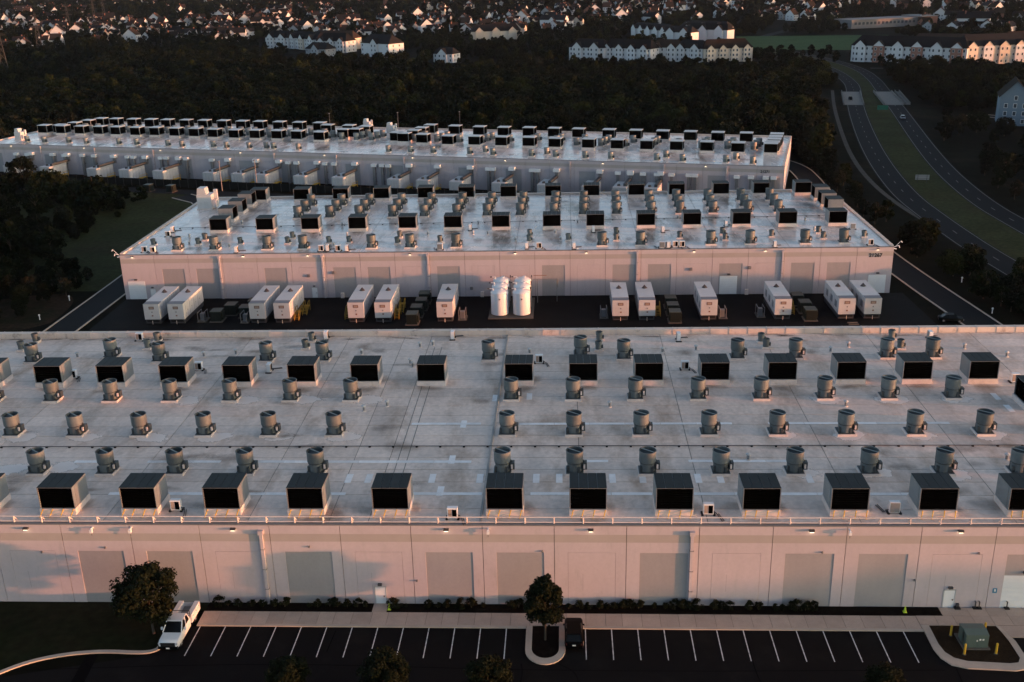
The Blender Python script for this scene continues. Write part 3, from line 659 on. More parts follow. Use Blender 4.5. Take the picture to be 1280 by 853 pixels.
# far building units
g5, g6 = 'front units of the far building', 'rear units of the far building'
s5 = 250/1280
P5 = [(0,245,197),(0,360,200),(0,480,203),(0,600,205),(0,710,208),(0,835,212),(0,958,213),(0,1085,217),(0,1210,220),(250,50,225),(250,185,230),(250,318,232),(250,458,235),(250,583,238),(250,728,245),(250,880,228),(250,1216,250),(500,103,262),(500,267,272),(500,437,275),(500,608,280),(500,783,283),(500,950,290),(500,1163,295),(750,67,300),(750,255,305),(750,445,310),(750,638,315),(750,836,322),(750,1047,327)]
for i, (o, x, y) in enumerate(P5):
    X, Y = gz(o+x*s5, 130+y*s5, 9.8); U3.place((X, Y, 9.8), A3, f'{nth(i)} white-topped front-row air unit from the tall box of the far roof', 'air unit', g5)
P6 = [(0,600,95),(0,695,97),(0,808,99),(0,920,101),(0,1025,103),(0,1145,105),(250,-18,107),(250,105,109),(250,225,112),(250,337,114),(250,463,117),(250,588,120),(250,720,123),(250,770,137),(250,908,140),(500,150,137),(500,308,143),(500,465,148),(500,622,152),(500,783,154),(500,945,158),(500,1100,162),(750,15,167),(750,187,171),(750,360,175),(750,537,180),(750,712,185),(750,895,189),(750,1090,195)]
for i, (o, x, y) in enumerate(P6):
    X, Y = gz(o+x*s5, 130+y*s5, 13.1); U3.place((X, Y, 9.8), A3, f'{nth(i)} white-topped rear-row air unit from the wooded end of the far roof', 'air unit', g6)
for o, x, y in ((0,333,137),(0,430,122),(0,518,107),(250,950,163),(250,1015,146),(500,-20,190),(500,43,172),(500,93,155),(750,1082,212),(750,1072,228),(750,1062,246)):
    X, Y = gz(o+x*s5, 130+y*s5, 13.1); U3.place((X, Y, 9.8), A3, 'white-topped air unit in a column crossing the far roof', 'air unit', 'unit columns across the far roof')

# exhaust fans
def fan_parts():
    r = thing('exhaust_fan', 'x', 'fan')
    ob('curb', MB().box(-1.12,-1.12,-.02,1.12,1.12,.30,'curb_white'), r)
    ob('base_plate', MB().box(-1.0,-1.0,.30,1.0,1.0,.36,'fan_dark'), r)
    d = MB().cyl(0,0,.36,1.42,.86,.86,24,'fan_grey',cap=False); d.cyl(0,0,1.36,1.46,.93,.93,24,'fan_dark')
    for a in (0.6,2.2,3.7,5.3): d.box(cos(a)*.9-.14,sin(a)*.9-.14,.36,cos(a)*.9+.14,sin(a)*.9+.14,1.05,'fan_dark')
    ob('lower_drum', d.mesh('lower_drum', True), r)
    u = MB(); u.lathe([(.90,1.46),(.98,1.52),(.98,2.78),(1.02,2.81),(1.02,2.87),(.94,2.87),(.94,2.0)], 24, 'fan_grey'); u.cyl(0,0,1.96,2.02,.94,.94,24,'fan_dark')
    ob('upper_drum', u.mesh('upper_drum', True), r)
    a = radians(-38); c, s = cos(a), sin(a)
    bl = MB().bar((-.95*c,-.95*s,2.84),(.95*c,.95*s,2.84),.06,'galv')
    for sg in (1,-1):
        q = [(.9*cos(a+sg*t), .9*sin(a+sg*t), 2.72-.55*sin(t)) for t in [pi*i/10 for i in range(11)]]; bl.face(q, 'fan_dark')
    ob('damper', bl, r)
    ob('motor_box', MB().box(.88,-.45,.55,1.42,.30,1.45,'fan_dark').bar((1.15,-.1,1.45),(.9,-.1,1.7),.1,'fan_dark'), r)
    ob('switch_box', MB().box(1.02,-.62,.75,1.22,-.46,1.25,'curb_white'), r)
    return r
FAN = Kind(fan_parts)
def small_fan():
    r = thing('small_vent_fan', 'x', 'fan')
    ob('curb', MB().box(-.62,-.62,-.02,.62,.62,.26,'curb_white'), r)
    ob('drum', MB().lathe([(.46,.26),(.46,.95),(.52,.98),(.55,1.5),(.5,1.52),(.5,1.1)],16,'fan_grey').cyl(0,0,1.05,1.1,.5,.5,16,'fan_dark').box(.42,-.2,.4,.72,.2,.9,'fan_dark').mesh('drum',True), r)
    return r
SF = Kind(small_fan)
fy = {'A':109.0,'B':119.55,'C':130.7}
rowname = {'A':'nearest the railing','B':'beyond the black conduit','C':'before the rear units'}
for k, y in fy.items():
    for x in fansL+(fansR[:-1] if k == 'C' else fansR): o_, e_ = from_joint(fansL+fansR, x); FAN.place((x, y, WH), 0, f'{o_} drum fan from the roof joint towards {e_}, {rowname[k]}', 'fan', 'exhaust fans row '+k)
for x in (-98.5,-81.8,-61.9,-45.3,-36.7,-11.5,8.7,25.5,34.0,47.3,53.9): FAN.place((x, 145.7, WH), 0, 'grey drum exhaust fan behind the rear air units of the railed roof', 'fan', 'exhaust fans by the rear parapet')
for x, y in ((-70.2,147.6),(2.3,147.4)): FAN.place((x, y, WH), 0, 'grey drum fan set back between rear unit row and parapet', 'fan', 'set-back fans')
for px, py in ((27,438),(45,428),(185,436),(197,427),(382,436),(390,427),(748,438),(749,426),(951,428),(957,435),(1114,424),(1125,436)):
    X, Y = gz(px, py, WH); SF.place((X, Y, WH), 0, 'small paired vent fan near the rear parapet of the railed roof', 'fan', 'small paired fans of the railed roof')
for i, x in enumerate((-82.4,-74.4,-63.0,-55.3,-40.7,-32.5,-22.8,7.8,15.8,30.3,38.4,49.6,57.5)): FAN.place((x, 211.6, Z2), 0, f'{nth(i)} front-edge drum fan from the grass bank end of roof 21267', 'fan', 'front edge fans of 21267')
for i, x in enumerate((-62.8,-55.2,-48.2,-40.2,-32.7,-25.0,-17.8,-10.0,-2.1,4.8,12.5,20.6,27.3,34.9,42.9,49.9)):
    for j, y in enumerate((239.6,246.0,252.4)): FAN.place((x+(252.4-y)*-.03, y, Z2), 0, ('front','middle','rear')[j]+f' drum fan of the {nth(i)} trio from the white air handler, roof 21267', 'fan', 'middle fans of 21267')
s2 = .234375
for o, x, y in ((140,460,368),(140,495,342),(140,937,362),(140,963,335),(370,540,362),(370,553,330),(370,768,355),(370,175,360),(370,283,358),(600,725,345),(600,725,312),(600,265,322),(600,262,352),(600,470,345),(830,310,312),(830,325,343),(830,572,325),(830,822,305),(830,847,335),(830,1065,328),(830,82,333),(140,222,372),(140,685,365),(140,500,344)):
    X, Y = gz(o+x*s2, 220+y*s2, Z2); SF.place((X, Y, Z2), 0, 'small vent fan ahead of the front units on roof 21267', 'fan', 'small fans of 21267')
def fan_far():
    b = MB().box(-1.05,-1.05,-.02,1.05,1.05,.3,'curb_white').cyl(0,0,.3,1.4,.86,.86,14,'fan_grey').cyl(0,0,1.4,2.55,.97,.97,14,'galv',top='fan_dark').box(.85,-.4,.5,1.4,.3,1.4,'fan_dark')
    return tag(ob('exhaust_fan', b), 'x', 'fan')
F3 = Kind(fan_far)
for c_, n in ((-262.0, 24), (-121.0, 15)):
    for i in range(n):
        for j, v in enumerate((25.0, 28.6, 32.2)):
            u = c_+i*(5.45 if n == 24 else 7.9)+j*.6
            if RND.random() < .12: continue
            X, Y = w3(u, v); F3.place((X, Y, 9.8), A3, 'grey drum fan between the unit rows of the far roof', 'fan', 'middle fans of the far roof')
for o, x, y in ((0,175,245),(0,285,250),(0,440,252),(0,553,258),(0,762,262),(0,875,265),(0,1075,272),(0,1165,278),(250,85,280),(250,170,285),(250,315,288),(250,425,288),(250,470,290),(250,630,296),(250,1205,310),(500,67,313),(500,210,317),(500,445,324),(500,545,312),(500,593,330),(500,840,338),(500,938,325),(500,993,343),(500,1183,350),(750,67,355),(750,360,365),(750,525,370),(750,420,345),(750,803,378),(750,868,360),(750,975,387)):
    X, Y = gz(o+x*s5, 130+y*s5, 9.8); F3.place((X, Y, 9.8), A3, 'grey drum fan along the front edge of the far roof', 'fan', 'front edge fans of the far roof', scale=(.85,.85,.85))

# small condensers, vents and pipework
def condenser():
    r = thing('condenser_unit', 'x', 'condenser')
    ob('sleeper', MB().box(-.75,-.45,-.02,-.5,.45,.14,'rubber'), r); ob('sleeper', MB().box(.5,-.45,-.02,.75,.45,.14,'rubber'), r)
    ob('casing', MB().box(-.55,-.28,.14,.55,.28,1.35,'white_metal').box(-.5,.28,.2,.5,.32,1.3,'galv'), r)
    ob('fan_guard', MB().box(-.02,-.31,.25,.46,-.28,1.2,'louver').box(-.46,-.30,.25,-.06,-.28,1.2,'brown_lite'), r)
    ob('refrigerant_pipe', MB().bar((.55,0,.4),(.95,-.1,.1),.05,'pipe_dark').bar((.95,-.1,.08),(1.3,-1.6,.08),.05,'pipe_dark').bar((1.1,0,.08),(1.5,-1.5,.08),.05,'pipe_dark'), r)
    return r
CD = Kind(condenser)
for px, py, rz in ((221,638,0),(566,648,0),(885,643,0),(1117,641,pi)): 
    X, Y = gz(px, py, WH); CD.place((X, Y, WH), rz, 'small white condenser between braced units just behind the railing', 'condenser', 'condensers behind the railing')
for px, py in ((92,473),(249,463),(337,465),(175,426),(408,424),(566,424),(848,426),(1162,424),(674,454),(1268,478),(856,462)):
    X, Y = gz(px, py, WH); CD.place((X, Y, WH), RND.choice((0,pi/2)), 'small pale condenser box near the rear units of the railed roof', 'condenser', 'condensers at the rear of the railed roof')
for o, x, y in ((140,175,408),(140,300,325),(140,325,300),(370,170,400),(370,135,402),(370,225,402),(370,272,402),(370,930,290),(370,768,395),(600,250,388),(600,315,388),(600,502,388),(600,970,385),(600,1003,383),(600,605,300),(600,975,300),(830,20,383),(830,60,380),(830,95,380),(830,590,380),(830,330,270),(830,1005,285),(830,1100,370),(140,665,408),(140,220,410)):
    X, Y = gz(o+x*s2, 220+y*s2, Z2); CD.place((X, Y, Z2), RND.choice((0,pi/2,pi)), 'small condenser box near the front edge of roof 21267', 'condenser', 'condensers of 21267')
def vent():
    r = thing('roof_vent', 'x', 'vent')
    ob('pipe', MB().cyl(0,0,-.02,.7,.16,.16,10,'galv').cyl(0,0,-.02,.10,.34,.26,10,'curb_white'), r); ob('cap', MB().lathe([(.30,.66),(.30,.80),(.05,.95)],10,'galv_light'), r); return r
VT = Kind(vent)
for px, py in ((97,447),(255,446),(295,443),(452,443),(525,434),(541,432),(513,455),(662,442),(828,441),(870,438),(1038,440),(1060,434),(1205,436),(1258,446),(484,508),(762,509),(1057,508),(455,514),(516,459),(905,578),(935,575),(1258,575)):
    X, Y = gz(px, py, WH); VT.place((X, Y, WH), 0, 'short capped vent pipe on the railed roof', 'vent', 'vent pipes of the railed roof')
vr = random.Random(8)
for i in range(26): VT.place((vr.uniform(-88,62), vr.choice((213.5,216,219.5,222,231,234)), Z2), 0, 'short capped vent pipe on the roof marked 21267', 'vent', 'vent pipes of 21267')
def pipe_run(px0, py0, px1, py1, zr, label):
    a, b = gz(px0, py0, zr), gz(px1, py1, zr); r = thing('roof_pipe', label, 'pipe', loc=(a[0], a[1], zr)); d = (b[0]-a[0], b[1]-a[1]); L = sqrt(d[0]**2+d[1]**2)
    ob('pipe', MB().bar((0,0,.17),(d[0],d[1],.17),.045,'pipe_dark'), r); n = int(L/2.9); sp = MB().box(-.13,-.13,-.01,.13,.13,.14,'rubber').mesh('support_block')
    for i in range(n+1): ob('support_block', sp, r, (d[0]*i/n, d[1]*i/n, 0))
pipe_run(2,560,1278,558,WH,'thin black conduit on dark support blocks crossing the railed roof')
pipe_run(225,286,1040,270,Z2,'thin black conduit on dark support blocks crossing roof 21267')
# big white roof box on 21267, and similar on the far roof
def roof_box(name, label, X, Y, z, rz, s=1.0, m='galv_light'):
    r = thing(name, label, 'plant box', loc=(X, Y, z), rz=rz)
    ob('casing', MB().box(0,0,0,4.6*s,4.4*s,4.3*s,m), r); ob('intake_hood', MB().prism([(0,4.3*s),(3.0*s,4.3*s),(2.6*s,6.3*s),(.3*s,6.3*s)],.5*s,3.9*s,m,'y'), r)
    ob('side_duct', MB().box(4.6*s,.4*s,.1,5.9*s,3.6*s,2.6*s,m).box(4.6*s,3.0*s,2.6*s,5.6*s,4.2*s,5.4*s,m), r); ob('access_panel', MB().box(.5*s,-.05,.5,1.6*s,0,2.2*s,'galv_light').box(2.2*s,-.05,.5,3.6*s,0,2.2*s,'galv_light'), r)
    ob('sleeper', MB().box(-.2,-.2,-.3,4.8*s,4.6*s,0,'curb_white'), r); return r
roof_box('air_handler', 'big white air handler at the grass end of roof 21267', -90.8, 249.8, Z2+.3, 0, .78)
X, Y = gz(115/1280*250, 130+232*s5, 9.8); roof_box('air_handler', 'tall white box at the wooded end of the far roof', X-1, Y, 10.1, A3, .58)
X, Y = gz(250+1040*s5, 130+165*s5, 9.8); roof_box('air_handler', 'white sloped plant box midway along the far roof', X, Y+2, 10.1, A3, .5)
X, Y = gz(250+1195*s5, 130+190*s5, 9.8); roof_box('air_handler', 'low white cabinet beside the sloped box on the far roof', X, Y, 10.0, A3, .55)
for px, yb in ((498,157),(575,156),(413,158)):
    X, Y = gz(px, yb+3, 9.8); mm = thing('mast', 'thin antenna mast on the rear edge of the far roof', 'mast', 'masts of the far roof', loc=(X, Y, 9.8)); ob('pole', MB().bar((0,0,0),(0,0,5.5),.07,'pipe_grey',r2=.04), mm); ob('head', MB().box(-.25,-.1,5.3,.25,.1,5.6,'pipe_grey'), mm)

# ------------------------------------------------------------------ yard of 21267: trailers, tanks, cabinets
def trailer():
    r = thing('generator_trailer', 'x', 'trailer'); W, L, z0, z1 = 3.15, 11.7, .95, 4.12
    ob('skid', MB().box(.1,.25,.02,W-.1,L-.1,z0,'pipe_dark').box(.35,.1,.35,W-.35,.25,.85,'rubber'), r)
    b = MB().box(0,0,z0,W,L,z1,'trailer')
    for i in range(1,9): b.box(-.012,1.2*i-.03,z0+.1,0,1.2*i+.03,z1-.1,'trailer_grey').box(W,1.2*i-.03,z0+.1,W+.012,1.2*i+.03,z1-.1,'trailer_grey')
    body = ob('body', b, r)
    ob('roof', MB().box(-.03,1.75,z1,W+.03,L+.03,z1+.07,'trailer'), r); ob('louvred_roof', MB().box(.03,.02,z1,W-.03,1.72,z1+.05,'trailer_grey'), r)
    v = ob('end_vent', MB().box(1.05,-.03,3.05,2.1,0,3.62,'trailer_brown').box(1.2,-.045,3.15,1.95,-.03,3.52,'brown_lite'), body)
    ob('lock_box', MB().box(1.5,-.04,2.35,1.72,0,2.6,'trailer_grey'), body); ob('lock_box', MB().box(1.48,-.05,1.6,1.78,0,1.85,'rust'), body)
    ob('exhaust_cap', MB().cyl(W/2,7.6,z1+.07,z1+.30,.42,.30,12,'pipe_dark').prism([(W/2-.55,z1+.1),(W/2+.55,z1+.1),(W/2,z1+.75)],7.4,7.8,'pipe_dark','y'), r)
    dm = MB().box(0,0,0,.03,.95,2.0,'trailer').box(.03,.75,.9,.06,.85,1.1,'pipe_dark').mesh('side_door')
    for y in (1.4,3.8,6.2,8.6): ob('side_door', dm, r, (W+.002,y,z0+.35))
    lm = MB().box(-.03,0,0,0,1.5,1.3,'trailer_grey').mesh('side_louver')
    for y in (1.5,5.0,8.4): ob('side_louver', lm, r, (-.002,y,z0+.9))
    ob('leg', MB().bar((W/2,-.25,.02),(W/2,-.25,.75),.05,'curb_white'), r)
    return r
TR = Kind(trailer)
TL = ['white generator trailer next to the rolling door at the grass bank end','white generator trailer with sunlit side, second from the grass bank','white generator trailer third from the grass bank end','white generator trailer with two yellow stairs, fourth from the grass bank','white generator trailer fifth from the grass bank end','white generator trailer sixth from the grass bank, beside a row of cabinets','white generator trailer standing alone between cabinets and the white tanks','first white generator trailer from the tanks towards the curved drive','second white generator trailer from the tanks, with yellow stairs','lone white generator trailer beside the rolling door in the grey recess','lone white generator trailer before three green cabinets towards the curved drive','white generator trailer second from the curved drive','white generator trailer nearest the curved drive, under the number 21267']
for i, x in enumerate((-83.25,-78.4,-62.1,-57.2,-42.5,-37.2,-25.0,9.2,14.3,26.2,40.3,52.35,57.25)):
    TR.place((x, 191.75, 0), 0, TL[i], 'trailer', 'generator trailers in the yard')
def tank():
    r = thing('storage_tank', 'x', 'tank'); R = 1.72
    ob('shell', MB().lathe([(0,.18),(R,.18),(R,4.55),(R-.05,4.72),(R-.35,4.92),(R-.9,5.08),(.35,5.16),(0,5.17)],28,'tank').mesh('shell',True), r)
    ob('manhole', MB().cyl(.3,.2,5.12,5.32,.38,.38,14,'white_metal'), r)
    ob('rim_ring', MB().lathe([(R,4.45),(R+.05,4.47),(R+.05,4.6),(R-.02,4.62)],28,'white_metal'), r)
    ob('vent_pipe', MB().bar((-1.2,-.5,4.8),(-1.2,-.5,5.45),.08,'white_metal').bar((-1.2,-.5,5.4),(-2.2,-.5,5.4),.07,'white_metal').box(-2.3,-.62,5.32,-1.9,-.38,5.5,'pipe_dark'), r)
    ob('ladder', MB().bar((1.75,.4,.2),(1.75,.4,5.2),.05,'pipe_grey').bar((1.75,-.1,.2),(1.75,-.1,5.2),.05,'pipe_grey').box(1.70,-.1,5.1,1.9,.4,5.5,'pipe_dark'), r)
    ob('nozzle', MB().bar((.1,-R-.15,3.55),(.1,-R+.1,3.55),.13,'pipe_dark'), r); return r
TK = Kind(tank)
for x in (-12.9,-8.55):
    for y in (195.95,199.95,203.95): TK.place((x, y, .16), 0, {195.95:'front',199.95:'middle',203.95:'wall-side'}[y]+' white domed tank in the column of three nearer the '+('lone trailer' if x < -10 else 'angled wall pipe'), 'tank', 'six white tanks')
struct('tank_pad', MB().box(-15.1,193.1,0,-6.2,206.3,.17,'concrete'))
pp = thing('pipe_frame', 'thin pipe run on posts leading from the white tanks to the wall', 'pipe', loc=(-5.6,203.5,0)); ob('pipe', MB().bar((-.8,0,5.0),(4.2,0,5.0),.07,'pipe_grey').bar((4.2,0,5.0),(4.2,0,3.2),.09,'pipe_grey').bar((-.8,1,5.5),(1.9,1,5.5),.06,'rust'), pp); ob('post', MB().bar((0,0,0),(0,0,5.05),.07,'pipe_grey'), pp); ob('post', MB().bar((4.0,.6,0),(4.0,.6,5.0),.07,'pipe_grey'), pp)
def cabinet():
    r = thing('switch_cabinet', 'x', 'cabinet')
    ob('pad', MB().box(-.25,-.25,0,2.35,2.75,.15,'concrete'), r); ob('body', MB().box(0,0,.15,2.1,2.4,2.1,'green_dark'), r); ob('lid', MB().box(-.06,-.08,2.1,2.16,2.48,2.22,'green_top'), r)
    ob('door', MB().box(.12,-.03,.3,1.0,0,1.95,'green_dark').box(1.1,-.03,.3,1.98,0,1.95,'green_dark'), r); ob('cooling_fin', MB().box(2.1,.3,.5,2.35,2.1,1.8,'green_dark'), r); return r
CB = Kind(cabinet)
for x, y in ((-70.3,192.5),(-68.6,196.5),(-65.2,194.8),(-64.6,199.2),(-30.8,189.9),(-30.5,194.2),(-30.1,198.6),(-30.0,203.0),(20.1,190.0),(20.1,194.3),(20.1,198.7),(46.0,190.6),(45.9,195.2),(45.4,199.8)):
    CB.place((x, y, .01), 0, 'dark green electrical cabinet between the generator trailers', 'cabinet', 'green yard cabinets')
def stairs():
    r = thing('access_stairs', 'x', 'stairs')
    for s in (0,.9): ob('stringer', MB().bar((s,0,.05),(s,2.0,1.15),.09,'yellow_dim').bar((s,2.0,1.15),(s,3.2,1.15),.09,'yellow_dim'), r); ob('handrail', MB().bar((s,0,1.0),(s,2.0,2.15),.06,'yellow_dim').bar((s,2.0,2.15),(s,3.2,2.15),.06,'yellow_dim').bar((s,0,0),(s,0,1.0),.06,'yellow_dim').bar((s,2,1.1),(s,2,2.15),.06,'yellow_dim').bar((s,3.2,0),(s,3.2,2.15),.06,'yellow_dim'), r)
    tm = MB().box(.05,0,0,.85,.26,.04,'yellow_dim').mesh('tread')
    for i in range(5): ob('tread', tm, r, (0,.15+i*.38,.2+i*.2))
    ob('landing', MB().box(0,2.0,1.12,.9,3.2,1.18,'yellow_dim'), r); return r
ST = Kind(stairs)
for x, y in ((-53.7,193.2),(-52.9,196.5),(-33.7,193.5),(-33.4,197.5),(-43.6,193.5),(17.8,194.0),(43.8,194.5)): ST.place((x, y, .01), 0, 'yellow steel access stairs beside a generator trailer', 'stairs', 'yellow trailer stairs')
def fuel_rack():
    r = thing('cable_rack', 'x', 'rack'); ob('frame', MB().bar((0,0,0),(0,0,1.9),.06,'pipe_grey').bar((1.2,0,0),(1.2,0,1.9),.06,'pipe_grey').bar((0,2.6,0),(0,2.6,1.9),.06,'pipe_grey').bar((1.2,2.6,0),(1.2,2.6,1.9),.06,'pipe_grey').bar((0,0,1.9),(0,2.6,1.9),.06,'pipe_grey').bar((1.2,0,1.9),(1.2,2.6,1.9),.06,'pipe_grey'), r); ob('pad', MB().box(-.2,-.2,0,1.5,2.8,.10,'concrete'), r); ob('cabinet', MB().box(.2,.8,.1,1.0,1.8,1.5,'pipe_grey'), r); return r
FR = Kind(fuel_rack)
for x, y in ((-20.8,192.6),(7.0,193.0),(30.0,192.4),(37.4,193.0),(-72.9,192.6),(-64.0,191.8)): FR.place((x, y, .01), 0, 'low grey cable rack on a pad beside a trailer', 'rack', 'cable racks beside trailers')
for x, y in ((53.6,189.4),(53.6,188.4)):
    w_ = thing('wheel_stop', 'pale concrete wheel stop in front of the trailers', 'wheel stop', 'wheel stops', loc=(x,y,.01)); ob('bar', MB().prism([(-.15,0),(.15,0),(.1,.18),(-.1,.18)],0,1.9,'concrete','x'), w_)
# little white marker posts along the drives
def marker():
    r = thing('marker_post', 'x', 'post'); ob('post', MB().cyl(0,0,0,.9,.10,.09,8,'white_metal'), r); ob('cap', MB().lathe([(.16,.86),(.20,1.0),(.14,1.15),(0,1.2)],10,'white_metal'), r); return r
MK = Kind(marker)
for (px, py), lb, g in (((87,376),'white marker post on the bank beside the left drive kerb','posts by the left drive'),((50,400),'white marker post on the bank beside the left drive kerb','posts by the left drive'),((1240,392),'white marker post on the grass beside the curved drive','posts by the curved drive'),((1253,378),'white marker post on the grass beside the curved drive','posts by the curved drive'),((1021,202),'white marker post at the drive behind building 21267',None),((1202,353),'white marker post at the foot of the highway trees',None)):
    X, Y = gz(px, py); MK.place((X, Y, 0), 0, lb, 'post', g)

# ------------------------------------------------------------------ generators, hoods and screen of the far building
def gen3():
    r = thing('generator_enclosure', 'x', 'generator'); W, L, z1 = 4.0, 8.6, 4.6
    b = MB().box(0,0,.5,W,L,z1,'galv_light')
    ob('body', b, r); ob('skid', MB().box(.1,.1,0,W-.1,L-.1,.5,'pipe_dark'), r)
    dm = MB().box(0,0,0,.05,1.15,3.1,'siding_white').mesh('side_door')
    for i in range(5): ob('side_door', dm, r, (W,.5+i*1.6,.9))
    for i in range(4): ob('end_rib', MB().box(.3+i*1.0,-.06,.7,.75+i*1.0,0,4.3,'galv_light'), r)
    ob('exhaust_duct', MB().box(W-1.2,2.0,z1,W-.3,10.6,z1+.75,'fan_dark').box(W-1.2,10.6,z1,W-.3,11.3,6.6,'pipe_grey'), r)
    ob('discharge_hood', MB().box(W-1.7,9.9,6.4,W+.2,11.4,7.4,'white_metal'), r)
    ob('radiator_cap', MB().cyl(1.4,2.4,z1,z1+.5,.5,.4,10,'pipe_dark'), r)
    ob('platform', MB().box(W+.1,3.5,1.0,W+1.3,7.5,1.15,'yellow').bar((W+1.25,3.5,1.1),(W+1.25,3.5,2.1),.06,'yellow').bar((W+1.25,7.5,1.1),(W+1.25,7.5,2.1),.06,'yellow').bar((W+1.25,3.5,2.1),(W+1.25,7.5,2.1),.06,'yellow').box(W+.2,3.6,0,W+.4,3.8,1.0,'yellow').box(W+1.1,7.2,0,W+1.3,7.4,1.0,'yellow'), r)
    return r
G3 = Kind(gen3)
GX = [(0,20),(0,250),(0,550),(0,755),(0,970),(0,1290),(250,192),(250,340),(250,590),(250,835),(250,1190),(500,95),(500,310),(500,582),(500,875),(500,1160),(750,80),(750,280)]
for gi_, (o, x) in enumerate(GX):
    px = o+x*s5; d = ray(px, 210)   # intersect view direction with the line v=-14.5
    nx, ny = -sin(A3), cos(A3); t = (-11.3+(B3o.x*nx+B3o.y*ny))/(d.x*nx+d.y*ny)
    G3.place((d.x*t, d.y*t, 0), A3, f'{nth(gi_)} white generator enclosure from the wooded end of the far wall', 'generator', 'generators of the far building')
def hood():
    r = thing('exhaust_stack', 'x', 'exhaust'); ob('hood', MB().box(-.85,-1.3,0,.85,-.15,.85,'white_metal'), r); ob('duct', MB().box(-.42,-1.05,-6.5,.42,-.35,0,'pipe_grey'), r); ob('bracket', MB().box(-.5,-.4,-2.5,.5,-.01,-2.3,'pipe_dark').box(-.5,-.4,-4.8,.5,-.01,-4.6,'pipe_dark'), r); return r
HD = Kind(hood)
HP = [(0,105,325),(0,178,330),(0,335,325),(0,413,335),(0,527,330),(0,602,333),(0,817,340),(0,853,342),(0,1030,347),(0,1063,347),(0,1190,352),(250,75,360),(250,565,378),(250,617,380),(250,800,384),(250,858,385),(250,1113,395),(250,1165,395),(250,1205,397),(500,565,417),(500,595,419),(500,845,430),(500,880,430),(750,115,450),(750,195,458),(750,275,453),(750,365,467),(750,457,460),(750,568,472),(750,608,465),(750,875,488),(750,965,490),(750,1060,493),(750,1110,496)]
for hi_, (o, x, y) in enumerate(HP):
    d = ray(o+x*s5, 130+y*s5); nx, ny = -sin(A3), cos(A3); t = (B3o.x*nx+B3o.y*ny-.7)/(d.x*nx+d.y*ny); z = CH+d.z*t
    HD.place((B3o.x*0+d.x*t+.7*nx, d.y*t+.7*ny, max(6.2, min(7.4, z-.4))), A3, f'{nth(hi_)} white-capped exhaust stack from the wooded end of the far wall', 'exhaust', 'exhaust stacks of the far wall')
sc = thing('screen_fence', 'dark screen fence in front of the far generators', 'fence', loc=(*w3(-262,-13.6),0), rz=A3)
fp_ = MB().box(0,0,.1,2.96,.06,2.5,'screen').mesh('fence_panel'); fq = MB().box(-.05,-.05,0,.05,.11,2.65,'pipe_dark').mesh('fence_post')
for i in range(80): ob('fence_panel', fp_, sc, (i*3.0+.02,0,0)); ob('fence_post', fq, sc, (i*3.0,0,0))
for px, py in ((180,240),(208,241)):
    X, Y = gz(px, py); CB.place((X, Y, .01), A3, 'green cabinet on the grass beside the far drive', 'cabinet', 'cabinets by the far drive')
def lamp_pole():
    r = thing('lamp_post', 'x', 'lamp post'); ob('pole', MB().bar((0,0,0),(0,0,9.5),.13,'pipe_grey',8,.08), r); ob('head', MB().box(-.3,-.9,9.4,.3,.2,9.6,'pipe_grey'), r); return r
LP = Kind(lamp_pole)
for (px, py), lb in (((278,239),'slim grey lamp post behind the big white roof box'),((322,238),'slim grey lamp post on the drive by the far generators')):
    X, Y = gz(px, py); LP.place((X, Y, 0), 0, lb, 'lamp post')

# ------------------------------------------------------------------ foreground: vehicles, transformer, bollards
def wheel(parent, x, y, r=.40, w=.28, s=1):
    t = MB(); seg = 20; prof = [(r*.62,-w/2),(r*.94,-w/2),(r,-w/2+.05),(r,w/2-.05),(r*.94,w/2),(r*.62,w/2)]
    for i in range(seg):
        a, b2 = 2*pi*i/seg, 2*pi*(i+1)/seg
        for (r0, x0), (r1, x1) in zip(prof, prof[1:]):
            t.face([(x0,r0*cos(a),r0*sin(a)),(x1,r1*cos(a),r1*sin(a)),(x1,r1*cos(b2),r1*sin(b2)),(x0,r0*cos(b2),r0*sin(b2))],'rubber')
    wh = ob('wheel', t, parent, (x, y, r))
    h = MB(); xf = s*(w/2-.04)
    h.face([(xf,r*.62*cos(2*pi*i/16),r*.62*sin(2*pi*i/16)) for i in range(16)],'rim')
    for k in range(5):
        a = 2*pi*k/5; h.bar((xf+s*.02,.05*cos(a),.05*sin(a)),(xf+s*.02,r*.58*cos(a),r*.58*sin(a)),.045,'rim',4)
    ob('rim', h, wh); return wh
def loft(secs, m, name, parent, smooth=True):
    """secs: list of closed rings with equal counts"""
    b = MB(); n = len(secs[0]); k = b.slot(m)
    for s in secs: b.v += s
    for q in range(len(secs)-1):
        for i in range(n):
            j = (i+1) % n; b.f.append((q*n+i, q*n+j, (q+1)*n+j, (q+1)*n+i)); b.mi.append(k)
    b.f.append(tuple(range(n))); b.mi.append(k); b.f.append(tuple((len(secs)-1)*n+i for i in range(n))); b.mi.append(k)
    return ob(name, b.mesh(name, smooth), parent)
def ring(y, hw, z0, z1, bv=.10, tuck=.05):
    return [(-hw+tuck,y,z0),(hw-tuck,y,z0),(hw,y,z0+bv*1.6),(hw,y,z1-bv),(hw-bv*.8,y,z1),(-hw+bv*.8,y,z1),(-hw,y,z1-bv),(-hw,y,z0+bv*1.6)]
